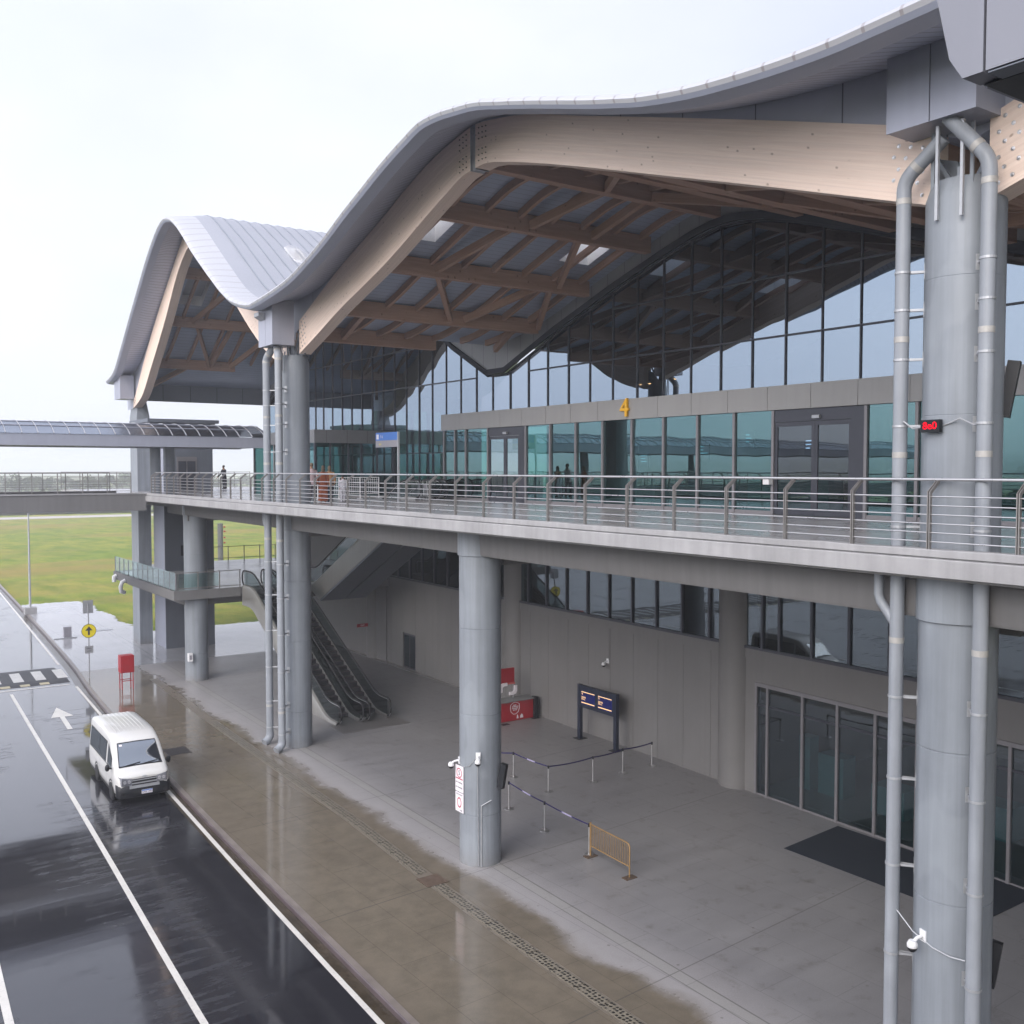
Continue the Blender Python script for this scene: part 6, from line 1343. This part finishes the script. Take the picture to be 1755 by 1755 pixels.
# entrance mat, small wall sign, red hydrant cabinet
m = MB(); m.add([(24.8, 20.4, .004), (24.95, 14.0, .004), (28.0, 14.0, .004), (27.85, 20.66, .004), (24.8, 20.4, .016), (24.95, 14.0, .016), (28.0, 14.0, .016), (27.85, 20.66, .016)], [(4, 5, 6, 7), (0, 1, 5, 4), (0, 4, 7, 3), (1, 2, 6, 5), (2, 3, 7, 6)]); tag(m.build('door_mat', M_MAT), 'large dark entrance mat in front of the shop glass', 'door mat')
RS = thing('fire_sign', (27.9, 56.6, 2.15), 'small red projecting sign on the far wall column', 'sign')
part(MB().box(27.5, 28.25, 56.2, 56.24, 2.1, 2.3), 'board', M_RED, RS); text('EXIT', .13, M_SIGNW, RS, (27.88, 56.195, 2.2), FACE_MY, depth=.001)
HC_ = thing('hydrant_cabinet', (13.62, 56.3, 0), 'bright red hydrant cabinet on thin red legs by the puddle', 'cabinet')
c_ = part(MB().box(13.27, 13.97, 56.0, 56.6, .92, 1.85), 'cabinet_box', M_RED, HC_); part(MB().box(13.33, 13.91, 55.985, 55.999, .98, 1.79), 'door', M_RED, c_)
for (x, y) in ((13.33, 56.05), (13.91, 56.05), (13.33, 56.55), (13.91, 56.55)): part(MB().box(x-.025, x+.025, y-.025, y+.025, 0, .919), 'leg', M_RED, HC_)
part(MB().box(13.33, 13.91, 56.04, 56.06, .45, .49).box(13.33, 13.91, 56.54, 56.56, .45, .49), 'brace', M_RED, HC_)
# traffic sign post
TS = thing('traffic_sign', (12.55, 60.3, 0), 'yellow round straight ahead arrow sign on a thin post with plates', 'sign')
part(MB().tube([(12.55, 60.3, 0), (12.55, 60.3, 4.3)], .035, 10), 'post', M_GALV, TS, True)
dk = part(MB().lathe([(.001, 0), (.40, 0), (.40, .02), (.001, .02)], (12.55, 60.24, 2.75), 32, Matrix.Rotation(R(90), 3, 'X')), 'disc', M_SIGNY, TS)
dr_ = MB(); n = 32; dr_.add([(12.55+math.cos(2*math.pi*k_/n)*rr, 60.215, 2.75+math.sin(2*math.pi*k_/n)*rr) for rr in (.40, .375) for k_ in range(n)], [(k_, (k_+1) % n, n+(k_+1) % n, n+k_) for k_ in range(n)])
dr_.add([(12.55+a, 60.214, 2.75+b) for a, b in ((-.05, -.24), (.05, -.24), (.05, .02), (.2, .02), (0, .26), (-.2, .02), (-.05, .02))], [(0, 1, 2, 6), (3, 4, 5), (2, 3, 5, 6)]); part(dr_, 'arrow_print', M_INK, dk)
part(MB().box(12.27, 12.83, 60.34, 60.36, 3.75, 4.5), 'upper_plate', M_GALV, TS); part(MB().box(12.32, 12.78, 60.24, 60.255, 1.45, 1.88), 'lower_plate', M_GALV, TS)
text('SPEED', .1, M_INK, TS, (12.55, 60.235, 1.72), FACE_MY, depth=.001); text('LIMIT', .1, M_INK, TS, (12.55, 60.235, 1.58), FACE_MY, depth=.001)
# lamp post and small fixtures on the plaza
LP_ = thing('lamp_post', (14.25, 90.2, 0), 'tall slender grey lamp post on a concrete block by the grass', 'lamp post')
part(MB().tube([(14.25, 90.2, .5), (14.25, 90.2, 9.2)], .10, 12, True, .055), 'pole', M_GALV, LP_, True); part(MB().box(13.8, 14.7, 89.8, 90.6, 0, .55), 'footing', M_CONC, LP_)
part(MB().tube([(14.25, 90.2, 9.15), (14.3, 89.8, 9.45), (14.4, 89.2, 9.55)], .04, 8), 'arm', M_GALV, LP_, True); part(MB().obox((14.45, 88.8, 9.55), (.12, 0, 0), (0, .4, 0), (0, 0, .05)), 'lamp_head', M_GALV, LP_)
SB = thing('service_pillar', (14.35, 75.9, 0), 'small dark service pillar standing alone on the wet plaza', 'service pillar')
part(MB().box(14.12, 14.62, 75.7, 76.1, 0, .78), 'cabinet', M_GREYS, SB); part(MB().box(13.4, 14.9, 75.4, 75.55, 0, .06), 'base_plate', M_GALV, SB)
m = MB(); m.box(16.2, 17.9, 77.6, 78.1, .003, .02); tag(m.build('plaza_cover', M_GALV), 'flat metal cover on the wet plaza right of the service pillar', 'cover')
UP = thing('utility_pole', (43.5, 129.4, 0), 'short dark pole with red insulators out on the grass', 'pole')
part(MB().tube([(43.5, 129.4, -.2), (43.5, 129.4, 4.85)], .36, 12), 'pole', simple('weathered_pole', (.10, .10, .10), .8), UP)
for z_ in (4.3, 3.7, 2.9, 2.2): part(MB().lathe([(.001, 0), (.12, .02), (.16, .12), (.08, .2), (.001, .22)], (44.0, 129.2, z_), 10), 'insulator', M_RED, UP)
# concrete bollard-like bin by the far round column
WB = thing('white_box', (16.95, 55.6, .6), 'small white box fixed low on the far round column', 'box')
part(MB().box(16.85, 17.08, 55.72, 55.95, 1.2, 1.65), 'case', M_WHITE, WB); part(MB().box(16.9, 17.03, 55.715, 55.722, 1.3, 1.55), 'cover_plate', M_GREYS, WB)

# ------------------------------------------------------------------ distant trees and hills
def m_leaf(nm, a, c):
    b = NB(nm); n = b.noise(b.coord(), .35, 4); b.bsdf(b.mix(n, a, c), .9, 0, .1); return b.m
LEAF = [m_leaf('far_leaves', (.025, .045, .018), (.075, .105, .04)), m_leaf('far_leaves_pale', (.045, .07, .025), (.11, .13, .05))]
BARK = simple('tree_bark', (.09, .07, .05), .9)
def tree(x, y, h, w, mi, label, rg):
    T = thing('tree', (x, y, -.17), label, 'tree', 'hazy trees beyond the field', 0.0001, True)
    t = MB(); t.tube([(0, 0, 0), (.1, .05, h*.3), (0, 0, h*.6)], h*.035, 8, True, h*.012)
    for k_ in range(4): a = k_*1.6+rg.random(); t.tube([(0, 0, h*(.28+.06*k_)), (math.cos(a)*w*.25, math.sin(a)*w*.25, h*(.5+.05*k_))], h*.016, 6, True, h*.006)
    part(t, 'trunk', BARK, T, True)
    c = MB()
    cl = [(rg.gauss(0, w*.24), rg.gauss(0, w*.24), h*(.45+.42*rg.random()), w*(.14+.14*rg.random())) for _ in range(13)]
    for (cx_, cy_, cz_, r_) in cl:
        for _ in range(60):
            u = Vector((rg.gauss(0, 1), rg.gauss(0, 1), rg.gauss(0, 1))).normalized()*r_*(.55+.5*rg.random()); p = Vector((cx_, cy_, cz_))+Vector((u.x, u.y, u.z*.75))
            s1 = Vector((rg.gauss(0, 1), rg.gauss(0, 1), rg.gauss(0, 1))).normalized()*h*.055; s2 = u.cross(s1).normalized()*h*.045 if u.cross(s1).length > 1e-6 else Vector((0, 0, .1))
            c.add([p-s1, p+s2, p+s1, p-s2], [(0, 1, 2, 3)])
    part(c, 'crown', LEAF[mi], T); return T
rg = random.Random(11)
TREES = []
fwd = Vector((math.sin(AZ), math.cos(AZ))); rgt = Vector((math.cos(AZ), -math.sin(AZ)))
adj = ['broad', 'tall', 'low round', 'ragged', 'twin topped', 'small', 'spreading', 'thin', 'dark', 'pale']
where = ['left of the lamp post behind the bridge railing', 'over the middle of the bridge railing', 'just left of the square pillar', 'at the frame edge behind the bridge railing', 'seen between pillar and lift tower', 'behind the black figure']
us = [-905, -870, -845, -812, -790, -765, -748, -720, -690, -668, -650, -505, -480, -455]
for i, u in enumerate(us):
    d = rg.uniform(430, 640); p = fwd*d+rgt*(u/1700*d); h = rg.uniform(6.5, 10.5)
    w_ = where[3] if u < -860 else where[0] if u < -800 else where[1] if u < -720 else where[2] if u < -600 else where[5]
    tree(p.x, p.y, h, h*rg.uniform(.9, 1.5), i % 2, adj[i % 10]+' hazy tree '+w_+(', nearer the horizon' if i >= 10 else ''), rg)
# scrub line: nobody could count it
m = MB()
for i in range(9000):
    a = rg.uniform(-1.05, -.2); d = rg.uniform(300, 700); p = fwd*d+rgt*(a*d*.55); s = rg.uniform(.7, 1.6)
    z = rg.random()**1.5*3.4*(.3+.7*abs(math.sin(a*31)+.4*math.sin(a*97)))
    u = Vector((rg.gauss(0, 1), rg.gauss(0, 1), rg.gauss(0, .6))).normalized()*s; v = Vector((-u.y, u.x, rg.uniform(-.5, 1))).normalized()*s*.8
    c = Vector((p.x, p.y, z)); m.add([c-u, c+v, c+u, c-v], [(0, 1, 2, 3)])
tag(m.build('scrub', LEAF[1]), 'hazy low scrub along the far edge of the field', 'scrub', kind='stuff')
m = MB(); rows = []
for i in range(61):
    a = math.pi*(0.85+1.1*i/60); d = 1500; hgt = 16+6*math.sin(i*.5)+4*math.sin(i*1.3+1)
    rows.append([(d*math.cos(a), d*math.sin(a), -.2), (d*1.05*math.cos(a), d*1.05*math.sin(a), max(5, hgt*.6)), (d*1.25*math.cos(a), d*1.25*math.sin(a), max(8, hgt)), (d*1.6*math.cos(a), d*1.6*math.sin(a), -.2)])
m.grid(rows); struct(m, 'hills', LEAF[0])
# tree line across the road behind the viewer (mirrored in the glass)
rg2 = random.Random(5)
for i in range(10):
    x = -75-rg2.random()*50; y = -10+i*14+rg2.uniform(-4, 4); h = rg2.uniform(6, 10)
    tree(x, y, h, h*1.2, i % 2, 'roadside tree across the road, mirrored in the gate glass', rg2)['group'] = 'roadside trees across the road'

# ------------------------------------------------------------------ haze
HZ = True
if HZ:
    b = NB('haze_air'); pv = b.n('ShaderNodeVolumePrincipled'); pv.inputs['Color'].default_value = (.94, .95, 1, 1); pv.inputs['Density'].default_value = 0.0009; pv.inputs['Anisotropy'].default_value = 0.2
    b.l(pv.outputs[0], b.out.inputs['Volume'])
    m = MB(); m.box(-3600, 3600, -3600, 3600, -1.6, 30); o = m.build('haze', b.m); o['kind'] = 'stuff'; o['label'] = 'thin pale humid haze over the whole field'; o['category'] = 'haze'
